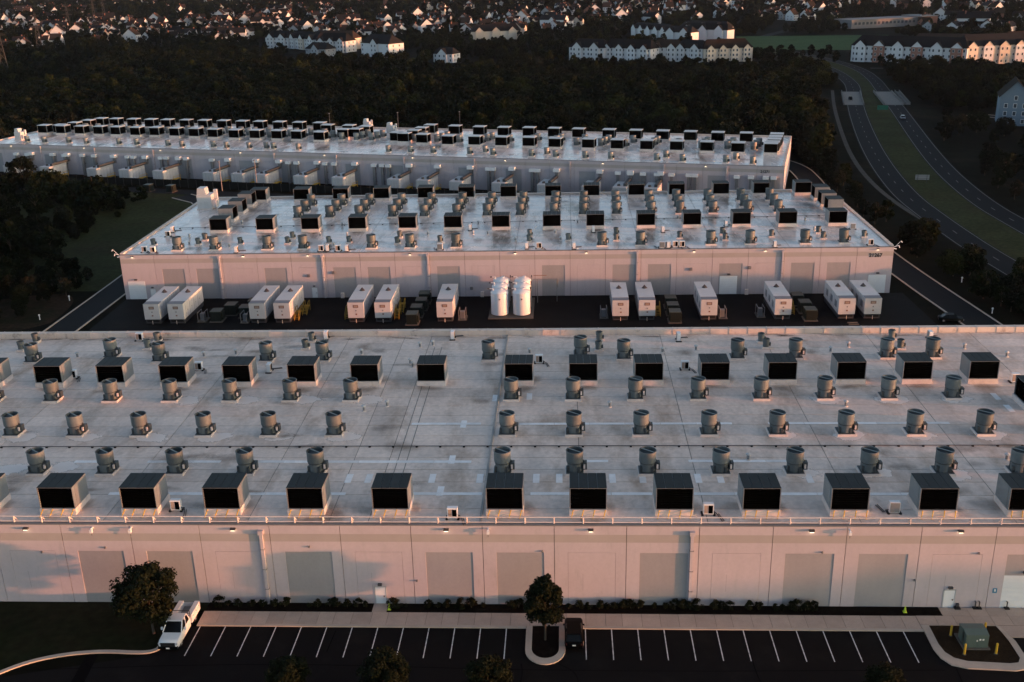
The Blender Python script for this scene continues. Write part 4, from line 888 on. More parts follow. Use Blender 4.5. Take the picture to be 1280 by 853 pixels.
def cab(parent, base, roof, z0, z1, paint):
    """greenhouse: base/roof = (y0,y1,halfwidth); dark glass body with painted roof and pillars"""
    (a0,a1,ha),(b0,b1,hb) = base, roof
    B = [(-ha,a0,z0),(ha,a0,z0),(ha,a1,z0),(-ha,a1,z0)]; T = [(-hb,b0,z1),(hb,b0,z1),(hb,b1,z1),(-hb,b1,z1)]
    g = MB()
    for i in range(4): j = (i+1) % 4; g.face([B[i],B[j],T[j],T[i]],'glass')
    ob('windows', g, parent)
    rf = MB().prism([(-hb-.03,b0-.05),(hb+.03,b0-.05),(hb+.03,b1+.05),(-hb-.03,b1+.05)], z1-.03, z1+.05, paint,'z'); ob('roof', rf, parent)
    p = MB()
    for i in range(4): p.bar(B[i], T[i], .055, paint, 5)
    for s in (-1,1):
        ym = (a0+a1)/2+.1; p.bar((s*ha,ym,z0),(s*hb,(b0+b1)/2+.05,z1),.05,paint,5)
    ob('pillars', p, parent)
# white service truck, nose towards the drive
tk = thing('utility_truck', 'white utility pickup truck with open service bed beside the lawn', 'truck', loc=(-41.15,88.15,.01))
tk.scale = (1.06,1.08,1.08)
loft([ring(0.0,.86,.45,.95,.10),ring(.12,.95,.38,1.08,.12),ring(.5,1.0,.35,1.13,.12),ring(1.35,1.01,.35,1.18,.12),ring(1.6,1.01,.35,1.24,.10),ring(3.62,1.01,.35,1.26,.10)], 'car_white','body',tk)
cab(tk,(1.38,3.58,.94),(2.25,3.42,.76),1.22,1.95,'car_white')
ob('grille', MB().box(-.72,-.03,.62,.72,.05,1.0,'rubber'), tk); ob('bumper', MB().box(-.97,-.10,.38,.97,.10,.62,'car_black'), tk); ob('number_plate', MB().box(-.17,-.125,.42,.17,-.10,.56,'plate'), tk)
for s in (-1,1):
    ob('headlight', MB().box(s*.83-.11,-.01,.78,s*.83+.11,.10,1.0,'lamp_clear'), tk); ob('mirror', MB().box(s*1.16-.10,1.75,1.25,s*1.16+.10,1.88,1.52,'car_white'), tk)
    sb = MB().box(min(s*1.06,s*.58),3.9,.55,max(s*1.06,s*.58),6.35,1.45,'car_white'); bx = ob('side_box', sb, tk)
    for q in range(3):
        ob('box_door', MB().box(min(s*1.06,s*1.085),3.98+q*.8,.95 if q == 1 else .65,max(s*1.06,s*1.085),4.70+q*.8,1.40,'car_white'), bx); ob('latch', MB().box(min(s*1.085,s*1.10),4.3+q*.8,1.1,max(s*1.085,s*1.10),4.40+q*.8,1.2,'pipe_dark'), bx)
    wheel(tk, s*.86, .98, .40, .27, s); wheel(tk, s*.88, 5.0, .40, .27, s)
    ob('tail_light', MB().box(min(s*.75,s*.98),6.35,.9,max(s*.75,s*.98),6.38,1.15,'lamp_red'), tk)
ob('bed_floor', MB().box(-.58,3.9,.70,.58,6.35,.78,'galv'), tk); ob('tailgate', MB().box(-.58,6.28,.83,.58,6.34,1.25,'car_white'), tk); ob('chassis', MB().box(-.5,.4,.30,.5,6.2,.5,'rubber'), tk)
ob('headache_rack', MB().bar((-.95,3.84,1.3),(-.95,3.84,2.0),.04,'pipe_dark').bar((.95,3.84,1.3),(.95,3.84,2.0),.04,'pipe_dark').bar((-.95,3.84,2.0),(.95,3.84,2.0),.04,'pipe_dark').bar((-.95,3.84,1.65),(.95,3.84,1.65),.03,'pipe_dark').box(-.5,3.8,1.35,.5,3.95,1.6,'pipe_dark'), tk)
ob('beacon', MB().cyl(-.95,3.84,2.03,2.18,.09,.07,8,'yellow'), tk)
# black SUV
sv = thing('parked_suv', 'black SUV parked beside the tree island', 'car', loc=(.72,88.75,.01))
loft([ring(0.0,.82,.42,.92,.12),ring(.10,.90,.34,1.02,.14),ring(.5,.94,.30,1.06,.14),ring(1.2,.95,.28,1.08,.12),ring(3.6,.95,.28,1.06,.12),ring(4.2,.94,.30,1.02,.16),ring(4.62,.88,.36,.88,.16),ring(4.74,.80,.42,.78,.12)], 'car_black','body',sv)
cab(sv,(.25,3.35,.86),(.75,2.75,.70),1.05,1.62,'car_black')
for s in (-1,1):
    wheel(sv, s*.84, .95, .36, .24, s); wheel(sv, s*.84, 3.75, .36, .24, s); ob('tail_light', MB().box(s*.78-.08,-.01,.78,s*.78+.08,.10,.98,'lamp_red'), sv); ob('headlight', MB().box(s*.7-.12,4.6,.66,s*.7+.12,4.72,.8,'lamp_clear'), sv); ob('mirror', MB().box(s*1.03-.08,3.0,1.05,s*1.03+.08,3.12,1.2,'car_black'), sv)
ob('number_plate', MB().box(-.17,-.03,.72,.17,0,.86,'plate'), sv); ob('bumper', MB().box(-.85,-.06,.36,.85,.06,.58,'car_black'), sv)
def small_car(label, paint, loc, rz):
    c = thing('passenger_car', label, 'car', loc=loc, rz=rz)
    loft([ring(0,.75,.35,.65,.1),ring(.3,.88,.28,.80,.12),ring(1.3,.90,.26,.92,.1),ring(3.4,.90,.26,.95,.1),ring(4.3,.85,.30,.9,.12),ring(4.5,.75,.38,.7,.1)], paint,'body',c)
    cab(c,(1.1,3.9,.82),(1.8,3.2,.65),.92,1.42,paint)
    for s in (-1,1): wheel(c, s*.8,.8,.33,.2,s); wheel(c, s*.8,3.6,.33,.2,s)
    ob('headlights', MB().box(-.78,.0,.5,-.5,.12,.65,'lamp_clear').box(.5,.0,.5,.78,.12,.65,'lamp_clear'), c); return c
small_car('silver car driving on the carriageway towards the bridge','car_silver',(140.5,443,.04),radians(-10))
small_car('dark car crossing the pale bridge deck','car_black',(134.8,505,.13),radians(-12))
small_car('dark green car parked at the edge of the curved drive','car_dark',(75.2,189.6,.03),radians(80))
# transformer and bollards on the island
tf = thing('transformer', 'green pad-mounted transformer between four yellow bollards', 'transformer', loc=(40.05,89.7,.11))
ob('pad', MB().box(-.22,-.22,0,2.45,2.4,.14,'concrete'), tf)
ob('tank', MB().box(0,.55,.14,2.2,1.9,1.5,'green_box'), tf); ob('cabinet', MB().prism([(0,.14),(0,1.62),(.85,1.80),(.85,.14)],0,2.25,'green_box','x'), tf)
ob('door', MB().box(.06,-.03,.22,1.10,0,1.55,'green_box').box(1.14,-.03,.22,2.19,0,1.55,'green_box'), tf); ob('lid', MB().prism([(.86,1.5),(.86,1.80),(2.0,1.62),(2.0,1.5)],-.04,2.29,'green_box','x'), tf)
for x in (1.32,1.62): ob('warning_label', MB().box(x,-.036,1.0,x+.18,-.03,1.2,'plate'), tf)
for i in range(5): ob('radiator_fin', MB().box(.3+i*.38,1.9,.3,.34+i*.38,2.2,1.35,'green_box'), tf)
ob('padlock', MB().box(1.05,-.06,.9,1.17,-.03,1.05,'plate'), tf)
def bollard():
    r = thing('bollard', 'x', 'bollard'); ob('post', MB().cyl(0,0,0,1.15,.115,.115,12,'yellow'), r); ob('cap', MB().lathe([(.115,1.15),(.09,1.22),(0,1.25)],12,'yellow'), r); ob('footing', MB().cyl(0,0,-.02,.05,.20,.18,10,'concrete'), r); return r
BO = Kind(bollard)
for x, y in ((39.4,91.85),(39.7,88.8),(42.85,88.95),(43.0,92.4)): BO.place((x, y, .11), 0, 'yellow steel bollard guarding the green transformer', 'bollard', 'bollards around the transformer')
for x, y, lb in ((-19.35,95.75,'small lime marker cone by the white door with the doorstep path'),(36.0,95.9,'small lime marker cone at the end of the planting bed')):
    t = thing('marker_cone', lb, 'cone', loc=(x,y,.12)); ob('cone', MB().cyl(0,0,.04,.75,.17,.04,10,'hvis'), t); ob('base', MB().box(-.2,-.2,0,.2,.2,.04,'hvis'), t)
# road signs in the median
sg = thing('guide_sign', 'green guide sign standing on the grass before the bridge', 'sign', loc=(138.7,466.8,0), rz=radians(-10))
ob('panel', MB().box(-2.2,-.05,.9,2.2,.05,2.7,'sign_green').box(-2.25,-.045,.85,2.25,.045,2.75,'sign_green'), sg)
for x in (-1.4,1.4): ob('post', MB().bar((x,.1,0),(x,.1,2.6),.08,'steel'), sg)
sg = thing('guide_sign', 'grey back of a road sign in the grass median', 'sign', loc=(107.8,316.4,0), rz=radians(-8))
ob('panel', MB().box(-2.0,-.04,1.0,2.0,.04,2.5,'sign_grey'), sg)
for x in (-1.3,1.3): ob('post', MB().bar((x,-.1,0),(x,-.1,2.5),.07,'steel'), sg)
for z in (1.4,2.1): ob('stiffener', MB().box(-1.95,-.08,z,1.95,-.04,z+.08,'steel'), sg)

# ------------------------------------------------------------------ vegetation
def crown_mesh(name, rx, rz, zc, nclump, per, leaf, mat, seed, egg=0.0, cr=.34):
    """leaf clumps spread through an uneven crown volume, small tilted faces"""
    r = random.Random(seed); b = MB(); k = b.slot(mat); V, Fc = b.v, b.f
    for c in range(nclump):
        while True:
            p = Vector((r.uniform(-1,1), r.uniform(-1,1), r.uniform(-1,1)))
            if .30 < p.length < 1: break
        p = p.normalized()*(p.length**.45)*(1+r.uniform(-.14,.10))
        taper = 1-egg*max(0, p.z)*.55
        C = Vector((p.x*rx*.80*taper, p.y*rx*.80*taper, zc+p.z*rz*.82)); R = rx*cr*r.uniform(.7,1.15)*(1-.3*egg*max(0,p.z))
        for i in range(per):
            n = Vector((r.gauss(0,1), r.gauss(0,1), r.gauss(.25,1))).normalized()
            P = C+Vector((n.x*R, n.y*R, n.z*R*.8))*(r.random()**.35)
            q = (n+Vector((r.gauss(0,.55), r.gauss(0,.55), r.gauss(.2,.55)))).normalized(); a = q.orthogonal().normalized(); bb = q.cross(a)
            t = r.uniform(0,6.28); a, bb = a*cos(t)+bb*sin(t), bb*cos(t)-a*sin(t); s = leaf*r.uniform(.6,1.3)
            n0 = len(V); V += [tuple(P-a*s), tuple(P+bb*s*.62+q*s*.12), tuple(P+a*s), tuple(P-bb*s*.62+q*s*.12)]; Fc.append((n0,n0+1,n0+2,n0+3)); b.mi.append(k)
    me = bpy.data.meshes.new(name); me.from_pydata(V, [], Fc); me.materials.append(MATS[mat]); me.update(); return me
def trunk_mesh(h, r0, seed, spread=1.6):
    r = random.Random(seed); b = MB(); b.bar((0,0,-.1),(r.uniform(-.1,.1),r.uniform(-.1,.1),h*.5),r0,'bark',8,r0*.7); b.bar((0,0,h*.5),(0,0,h),r0*.7,'bark',7,r0*.25)
    for i in range(6):
        a = r.uniform(0,6.28); z = h*r.uniform(.35,.7); b.bar((0,0,z),(spread*cos(a),spread*sin(a),z+h*.3),r0*.35,'bark',5,r0*.1)
    return b.mesh('trunk')
def tree_kind(name, crown, trunk):
    def mk():
        r = thing(name, 'x', 'tree'); ob('trunk', trunk, r); ob('crown', crown, r); return r
    return Kind(mk)
lawn_tree = tree_kind('deciduous_tree', crown_mesh('crown', 3.55, 3.6, 5.0, 60, 150, .20, 'leaf_near', 3, cr=.31), trunk_mesh(6.0,.16,3,1.5))
isl_tree = tree_kind('deciduous_tree', crown_mesh('crown', 2.25, 3.3, 4.5, 64, 160, .17, 'leaf_near', 12, egg=.55, cr=.33), trunk_mesh(5.5,.13,5,.9))
lawn_tree.place((-43.85,91.2,.05), .3, 'broad dark leafy tree on the lawn beside the white truck', 'tree')
isl_tree.place((-2.25,90.6,.11), 0, 'egg-shaped dark tree in the parking island beside the black SUV', 'tree')
for x, y, s, rz in ((-26.6,81.0,.56,.5),(-17.3,81.0,.66,2.0),(-7.5,81.0,.58,3.4),(29.3,80.6,.54,4.4)):
    lawn_tree.place((x, y, .02), rz, 'dark tree with its leafy top rising at the outer side of the parking lot', 'tree', 'trees along the outer side of the lot', (s*1.15,s*1.15,s))
# shrubs in the bed
SHM = [crown_mesh('foliage', .56, .50, .52, 12, 60, .075, 'leaf_shrub', 20+i, cr=.42) for i in range(3)]
SHS = [MB().bar((0,0,-.05),(0,0,.5),.04,'bark',5).bar((0,0,.1),(.25,.1,.6),.025,'bark',4).bar((0,0,.1),(-.2,-.15,.6),.025,'bark',4).mesh('stem') for i in range(1)]
def mk_shrub(i):
    def f():
        r = thing('shrub', 'x', 'shrub'); ob('foliage', SHM[i], r); ob('stem', SHS[0], r); return r
    return Kind(f)
SH = [mk_shrub(i) for i in range(3)]
SX = [-38.33,-37.33,-36.18,-34.76,-33.4,-32.14,-30.99,-28.22,-27.32,-26.03,-25.19,-24.06,-22.92,-21.97,-19.0,-18.39,-17.6,-15.04,-14.09,-13.14,-12.16,-11.33,-10.39,-9.11,-5.96,-5.22,-3.9,-2.6,.22,1.4,2.42,3.51,4.33,5.12,6.0,6.9,7.75,9.38,10.67,11.63,12.35,13.2,14.16,15.81,16.68,17.55,19.66,20.62,22.49,23.27,24.13,24.71,25.57,26.44]
for i, x in enumerate(SX):
    s = RND.choice((.75,.95,1.1,1.2)); s = s*.62 if x in (-28.22,-17.6,-12.16,-9.11,4.33,.22) else s
    SH[i % 3].place((x, 96.15+RND.uniform(-.12,.1), .11), RND.uniform(0,6), 'rounded dark shrub in the planting bed along the panel wall', 'shrub', 'shrubs along the wall', (s,s,s))

fcr = [crown_mesh('crown', 5.0, 5.9, 6.6, 40, 46, .60, 'leaf_forest', 31), crown_mesh('crown', 4.2, 6.8, 7.4, 40, 44, .56, 'leaf_forest', 32, egg=.5), crown_mesh('crown', 5.8, 5.4, 6.0, 44, 44, .64, 'leaf_forest', 33), crown_mesh('crown', 4.0, 5.6, 6.0, 36, 44, .54, 'leaf_dark', 34, egg=.3), crown_mesh('crown', 4.8, 6.0, 6.5, 40, 44, .58, 'leaf_dark', 35)]
ftr = [trunk_mesh(11,.26,40+i,2.6) for i in range(5)]
FK = [tree_kind('woodland_tree', fcr[i], ftr[i]) for i in range(5)]
def lerp_path(P, y):
    for a, b in zip(P, P[1:]):
        if a[1] <= y <= b[1]: return a[0]+(b[0]-a[0])*(y-a[1])/(b[1]-a[1])
    return None
def hw_clear(x, y, dl=9, dr=9):
    a, b = lerp_path(CL, y), lerp_path(CR, y)
    if a is None or b is None: return True
    return x < a-dl or x > b+dr
FOOT = [(97.5,240),(94.0,262),(92.2,289),(93.4,322),(98.6,362.8),(108,414),(122.5,486),(136,545)]
def path_clear(x, y, d):
    a = lerp_path(FOOT, y)
    return a is None or x > a+d or x < a-d-5
SVC = [(84,120),(80,165),(78,190),(75.2,215),(73.2,240),(72.6,270),(74.2,300),(76.2,325),(76.5,346)]
tr_ = random.Random(99)
def wood(n, poly, label, group, smin, smax, mind, kinds=range(5), test=None, px=True):
    got = []; tries = 0
    xs = [p[0] for p in poly]; ys = [p[1] for p in poly]
    while len(got) < n and tries < n*60:
        tries += 1
        qx, qy = tr_.uniform(min(xs), max(xs)), tr_.uniform(min(ys), max(ys))
        if not inpoly(qx, qy, poly): continue
        X, Y = gz(qx, qy) if px else (qx, qy)
        if any((X-a)**2+(Y-b)**2 < mind**2 for a, b in got): continue
        if test and not test(X, Y): continue
        got.append((X, Y)); s = tr_.uniform(smin, smax)
        FK[tr_.choice(list(kinds))].place((X, Y, 0), tr_.uniform(0,6.28), label, 'tree', group, (s*tr_.uniform(.9,1.15),s*tr_.uniform(.9,1.15),s))
    return got
# individual trees near the buildings
wood(72, [(-175,205),(-113,208),(-116,240),(-128,268),(-136,300),(-150,318),(-172,326),(-215,330),(-240,300),(-240,205)], 'dark leafy tree in the wood beside the grass bank and left drive', 'trees of the wood by the grass bank', .5, .95, 4.2, (3,4,0,2,1), px=False)
wood(28, [(-135,192),(-106,192),(-107,226),(-113,245),(-135,240)], 'low dark tree on the bank above the left drive', 'low trees on the bank by the left drive', .22, .42, 2.8, (3,4), px=False, test=lambda x, y: x < -107.5)
wood(92, [(87,185),(110,185),(110,215),(93,252),(89,280),(88,300),(93,340),(104,395),(118,455),(104,470),(82,400),(80,352),(80,300),(79,260),(80,230)], 'dark tree in the strip between the curved drive and the highway footpath', 'trees between drive and highway', .34, .62, 3.0, (0,2,3,4), px=False, test=lambda x, y: hw_clear(x, y, 9.5) and x < 150 and path_clear(x, y, 4.2))
wood(66, [(127,200),(190,200),(190,300),(172,395),(158,440),(150,432),(137,382),(127,330),(122,290)], 'dark tree on the slope between the highway and the blue-grey house', 'trees beyond the highway', .42, .8, 4.2, (0,2,3,4), px=False, test=lambda x, y: hw_clear(x, y, 9, 6.5) and not (160 < x < 196 and 400 < y < 462))

def scatter(name, label, cat, pts, protos):
    me = bpy.data.meshes.new(name); me.from_pydata([(p[0],p[1],p[2]) for p in pts], [], [])
    for nm, tp, ix in (('rz','FLOAT',3),('sc','FLOAT',4),('kind','INT',5)):
        at = me.attributes.new(nm, tp, 'POINT'); at.data.foreach_set('value', [p[ix] for p in pts])
    o = ob(name, me); o['label'] = label; o['category'] = cat; o['kind'] = 'stuff'
    ng = bpy.data.node_groups.new(name, 'GeometryNodeTree'); ng.interface.new_socket('Geometry', in_out='INPUT', socket_type='NodeSocketGeometry'); ng.interface.new_socket('Geometry', in_out='OUTPUT', socket_type='NodeSocketGeometry')
    n = ng.nodes.new; L = ng.links.new; gi, go, jn, ip = n('NodeGroupInput'), n('NodeGroupOutput'), n('GeometryNodeJoinGeometry'), n('GeometryNodeInstanceOnPoints')
    for p in protos:
        oi = n('GeometryNodeObjectInfo'); oi.transform_space = 'ORIGINAL'; oi.inputs['Object'].default_value = p; oi.inputs['As Instance'].default_value = True; L(oi.outputs['Geometry'], jn.inputs[0])
    def attr(nm, t):
        a = n('GeometryNodeInputNamedAttribute'); a.data_type = t; a.inputs['Name'].default_value = nm; return a.outputs[0]
    cx = n('ShaderNodeCombineXYZ'); L(attr('rz','FLOAT'), cx.inputs[2]); cs = n('ShaderNodeCombineXYZ'); s_ = attr('sc','FLOAT')
    for i in range(3): L(s_, cs.inputs[i])
    L(gi.outputs[0], ip.inputs['Points']); L(jn.outputs[0], ip.inputs['Instance']); ip.inputs['Pick Instance'].default_value = True
    L(attr('kind','INT'), ip.inputs['Instance Index']); L(cx.outputs[0], ip.inputs['Rotation']); L(cs.outputs[0], ip.inputs['Scale']); L(ip.outputs[0], go.inputs[0])
    md = o.modifiers.new('scatter', 'NODES'); md.node_group = ng; return o
crowns = [next(c for c in k.root.children if c.name.startswith('crown')) for k in FK]

pts = []; sq = random.Random(61); t = 0
while len(pts) < 900 and t < 20000:
    t += 1; x, y = sq.uniform(-245,-107), sq.uniform(191,330)
    if x > -128+(y-240)*.04 and 226 < y < 322: continue
    if x > -113 and y < 226 and sq.random() < .8: continue
    u, v = loc3(x, y)
    if v > -26: continue
    pts.append((x, y, 0, sq.uniform(0,6.28), sq.uniform(.14,.42), sq.choice((0,2,3,4))))
scatter('scrub', 'dark low scrub filling the wood beside the grass bank', 'scrub', pts, crowns)
# upper outline of the wood, in photo pixels -> ground
TOPB = [(-200,112),(0,108),(60,98),(110,78),(160,58),(230,68),(330,76),(400,84),(480,92),(560,98),(700,92),(850,92),(960,90),(1010,96),(1050,112),(1400,130)]
def topb(px):  # visible upper outline of the wood
    for a, b in zip(TOPB, TOPB[1:]):
        if a[0] <= px <= b[0]: return a[1]+(b[1]-a[1])*(px-a[0])/(b[0]-a[0])
    return 110
fr = random.Random(5); pts = []
gx = 6.6; X = -520
while X < 180:
    Y = 320
    while Y < 1000:
        x, y = X+fr.uniform(-2.8,2.8), Y+fr.uniform(-2.8,2.8); Y += gx
        u, v = loc3(x, y)
        if v < D3+6 and u > -L3-9: continue
        if u <= -L3-9 and v < 8: continue
        q = project(x, y, 0)
        sc0 = fr.uniform(.72,1.15); qt = project(x, y, 12.2*sc0)
        if q[0] < -70 or q[0] > 1300 or qt[1] < topb(q[0])-3: continue
        if not path_clear(x, y, 4): continue
        if not hw_clear(x, y, 10, 9): continue
        a = lerp_path(CL, y)
        if a is not None and x > a: continue
        if x > 60 and 70 < x < 84 and y < 372: continue
        pts.append((x, y, 0, fr.uniform(0,6.28), sc0, fr.choice((0,1,2,3,4,0,2))))
    X += gx
scatter('forest', 'dark broadleaf forest mass behind the far angled building', 'forest', pts, crowns)

# ------------------------------------------------------------------ suburbs
def win_mesh(w=1.1, h=1.5): return MB().box(-w/2-.1,-.06,-.1,w/2+.1,0,h+.1,'trim_white').box(-w/2,-.075,0,w/2,-.06,h,'window_dark').mesh('window')
WIN = win_mesh()
def apartments(label, p0, p1, depth=13, st=3, bays=4, wall='siding_white', roof='shingle', accent=None, windows=True, sh=2.9, cat='apartments', group=None):
    L = math.dist(p0, p1); H = st*sh; r = thing('apartment_block' if st > 2 else 'row_house', label, cat, group, loc=(*p0,0), rz=atan2(p1[1]-p0[1], p1[0]-p0[0]))
    ob('wall', MB().box(0,0,0,L,depth,H,wall), r)
    rh = depth*.42; ov = .5
    b = MB(); e0, e1 = -ov, L+ov; hip = depth*.30
    A, B_, C, D = (e0,-ov,H),(e1,-ov,H),(e1,depth+ov,H),(e0,depth+ov,H); R0, R1 = (e0+hip,depth/2,H+rh),(e1-hip,depth/2,H+rh)
    for f in ((A,B_,R1,R0),(B_,C,R1),(C,D,R0,R1),(D,A,R0)): b.face(f, roof)
    b.face((A,B_,C,D), 'trim_white'); rf = ob('roof', b, r)
    bw = min(7.5, L/(bays*1.7)); step = L/bays
    for i in range(bays):
        x = step*(i+.5); w2 = accent if (accent and i % 2) else wall
        bay = ob('gable_bay', MB().box(x-bw/2,-1.4,0,x+bw/2,.02,H,w2).prism([(x-bw/2,H),(x+bw/2,H),(x,H+bw*.48)],-1.4,depth*.42,wall,'y'), r)
        ob('gable_roof', MB().face([(x-bw/2-.4,-1.8,H-.25),(x,-1.8,H+bw*.48+.12),(x,depth*.5,H+bw*.48+.12),(x-bw/2-.4,depth*.5,H-.25)],roof).face([(x+bw/2+.4,-1.8,H-.25),(x,-1.8,H+bw*.48+.12),(x,depth*.5,H+bw*.48+.12),(x+bw/2+.4,depth*.5,H-.25)],roof), bay)
        if windows:
            for k in range(st):
                for dx in (-bw*.25, bw*.25): ob('window', WIN, bay, (x+dx,-1.4,k*sh+.9))
    if windows:
        for i in range(bays+1):
            x = step*i
            for k in range(st):
                for dx in (-1.7,1.7):
                    if .8 < x+dx < L-.8: ob('window', WIN, r, (x+dx,0,k*sh+.9))
        for k in range(st):
            for yy in (depth*.3, depth*.7):
                w = ob('window', WIN, r, (0,yy,k*sh+.9), -pi/2); w = ob('window', WIN, r, (L,yy,k*sh+.9), pi/2)
    return r
apartments('white three-storey gabled block with brick bays beside the highway', (182.5,692), (240,652), 14, 3, 6, accent='brick', sh=3.3)
apartments('sunlit gabled block at the end of the white block by the highway', (239,655), (300,668), 15, 3, 6, 'siding_cream', accent='siding_white', sh=3.6)
apartments('white block with brown roof standing behind the highway blocks', (225,712), (282,684), 14, 3, 4, 'siding_white', 'shingle_brown')
apartments('cream block with brown roof behind the sunlit gabled block', (284,700), (345,722), 15, 3, 5, 'siding_cream', 'shingle_brown')
apartments('white gabled block at the end of the forest edge row', (4,738), (27,724), 13, 3, 2, 'siding_white')
apartments('long white gabled block along the forest edge', (26,730), (57,708), 13, 3, 4, 'siding_white')
apartments('brown-roofed white block set back along the forest edge', (58,722), (76,712), 12, 3, 2, 'siding_white', 'shingle_brown')
apartments('short white gabled block next to the sunlit forest edge block', (73,715), (90,702), 12, 3, 2, 'siding_white')
apartments('sunlit cream block with dormer gables at the forest edge by the field', (91,700), (123,706), 13, 3, 4, 'siding_cream', 'shingle_brown')
apartments('terrace of stepped white row houses above the forest edge', (58,930), (84,878), 11, 3, 5, 'siding_white', windows=False)
apartments('white row houses with a bright gable end above the forest edge', (80,868), (100,852), 11, 3, 2, 'siding_white', windows=False)
apartments('white row houses beside the playing field', (96,900), (131,872), 11, 3, 3, 'siding_white', windows=False)
apartments('grey row houses behind the playing field terrace', (100,935), (135,905), 11, 3, 3, 'siding_grey', windows=False)
apartments('long sunlit cream school-like block in the suburb', (-80,942), (-37,948), 14, 2, 3, 'siding_cream', windows=False, sh=3.6, cat='building')
apartments('white block half hidden at the left forest edge', (-252,905), (-230,893), 13, 3, 2, 'siding_white')
apartments('white block with balconies at the left forest edge', (-231,899), (-199,862), 13, 3, 3, 'siding_white', accent='siding_cream')
apartments('white block with sunlit gables at the left forest edge', (-196,850), (-170,838), 14, 3, 3, 'siding_white')
apartments('white block behind the sunlit left forest edge block', (-205,880), (-170,868), 14, 3, 3, 'siding_cream', 'shingle_brown', windows=False)
apartments('white house with broad roof and sunlit end at the forest edge', (-152,806), (-128,786), 15, 3, 1, 'siding_white', sh=3.2)
apartments('small white house nestled in the forest edge trees', (-90,742), (-76,735), 10, 2, 1, 'siding_white')
apartments('low white house among forest edge trees below the left blocks', (-196,812), (-178,800), 11, 2, 1, 'siding_grey')
# brick school with flat roof beside the field
sc_ = thing('school_building', 'low flat-roofed brick school beyond the playing field', 'building', loc=(258,985,0), rz=radians(20))
ob('wall', MB().box(0,0,0,70,26,7,'school_grey').box(70,-4,0,88,24,8,'brick'), sc_); ob('roof', MB().box(-.6,-.6,7,69.9,26.6,7.6,'school_grey').box(70.05,-4.6,8,88.6,24.6,8.6,'school_grey'), sc_)
wb = MB().box(0,-.1,0,2.4,0,2.2,'window_dark').mesh('window_band')
for i in range(16): ob('window', wb, sc_, (3+i*4.1,0,3.2))
# blue-grey house with balconies at the right edge
hs = thing('apartment_house', 'blue-grey gabled house with white balconies beyond the highway', 'house', loc=(171.2,424,0), rz=radians(-18))
ob('wall', MB().box(0,0,0,11,16,11.5,'siding_blue').box(11,2,0,26,16,10.5,'siding_white').prism([(0,11.5),(11,11.5),(5.5,17)],0,16,'siding_blue','y'), hs)
ob('roof', MB().face([(-.6,-.7,10.9),(5.5,-.7,17.3),(5.5,16.5,17.3),(-.6,16.5,10.9)],'shingle').face([(11.6,-.7,10.9),(5.5,-.7,17.3),(5.5,16.5,17.3),(11.6,16.5,10.9)],'shingle').face([(8,1,10.4),(27,1,10.4),(27,9,15.5),(6,9,15.5)],'shingle').face([(8,17,10.4),(27,17,10.4),(27,9,15.5),(6,9,15.5)],'shingle'), hs)
for k in range(4):
    for x in (2.2,5.5,8.8):
        if k < 3 or x == 5.5: ob('window', WIN, hs, (x,-.0,k*3.0+1.0))
for k in range(3):
    bq = ob('balcony', MB().box(12,.2,k*3.2+2.9,17.5,2.0,k*3.2+3.15,'trim_white').box(12,.2,k*3.2+3.15,12.15,.35,k*3.2+6.0,'trim_white').box(17.35,.2,k*3.2+3.15,17.5,.35,k*3.2+6.0,'trim_white'), hs)
    ob('railing', MB().box(12.1,.22,k*3.2+3.15,17.4,.28,k*3.2+4.1,'trim_white'), bq); ob('window', WIN, hs, (13.8,2,k*3.2+.9)); ob('window', WIN, hs, (16,2,k*3.2+.9))
# detached houses: a few shapes, copied
def house_mesh(wall, roof, w, d, h, wing, seed):
    b = MB(); b.box(0,0,0,w,d,h,wall); rh = d*.42; o = .5
    b.prism([(0,h),(d,h),(d/2,h+rh)],0,w,wall,'x')
    b.face([(-o,-o,h-.25),(w+o,-o,h-.25),(w+o,d/2,h+rh+.2),(-o,d/2,h+rh+.2)],roof).face([(-o,d+o,h-.25),(w+o,d+o,h-.25),(w+o,d/2,h+rh+.2),(-o,d/2,h+rh+.2)],roof)
    if wing:
        x0, x1, p = w*wing[0], w*wing[1], wing[2]; ww = x1-x0; b.box(x0,-p,0,x1,.05,h,wall).prism([(x0,h),(x1,h),((x0+x1)/2,h+ww*.5)],-p,d*.4,wall,'y')
        xm = (x0+x1)/2; z = h+ww*.5+.2
        b.face([(x0-o,-p-o,h-.25),(xm,-p-o,z),(xm,d*.5,z),(x0-o,d*.5,h-.25)],roof).face([(x1+o,-p-o,h-.25),(xm,-p-o,z),(xm,d*.5,z),(x1+o,d*.5,h-.25)],roof)
    for fl in range(2):
        for i in range(3):
            x = w*(.18+.32*i); b.box(x-.6,-.06 if not (wing and w*wing[0] < x < w*wing[1]) else -wing[2]-.06,fl*2.8+.9,x+.6,0,fl*2.8+2.3,'window_dark')
        for y in (d*.3,d*.7): b.box(w,y-.5,fl*2.8+.9,w+.06,y+.5,fl*2.8+2.3,'window_dark').box(-.06,y-.5,fl*2.8+.9,0,y+.5,fl*2.8+2.3,'window_dark')
    b.box(w*.75,d*.55,h,w*.75+.9,d*.55+1.1,h+rh+1.2,'brick'); return b.mesh('house')
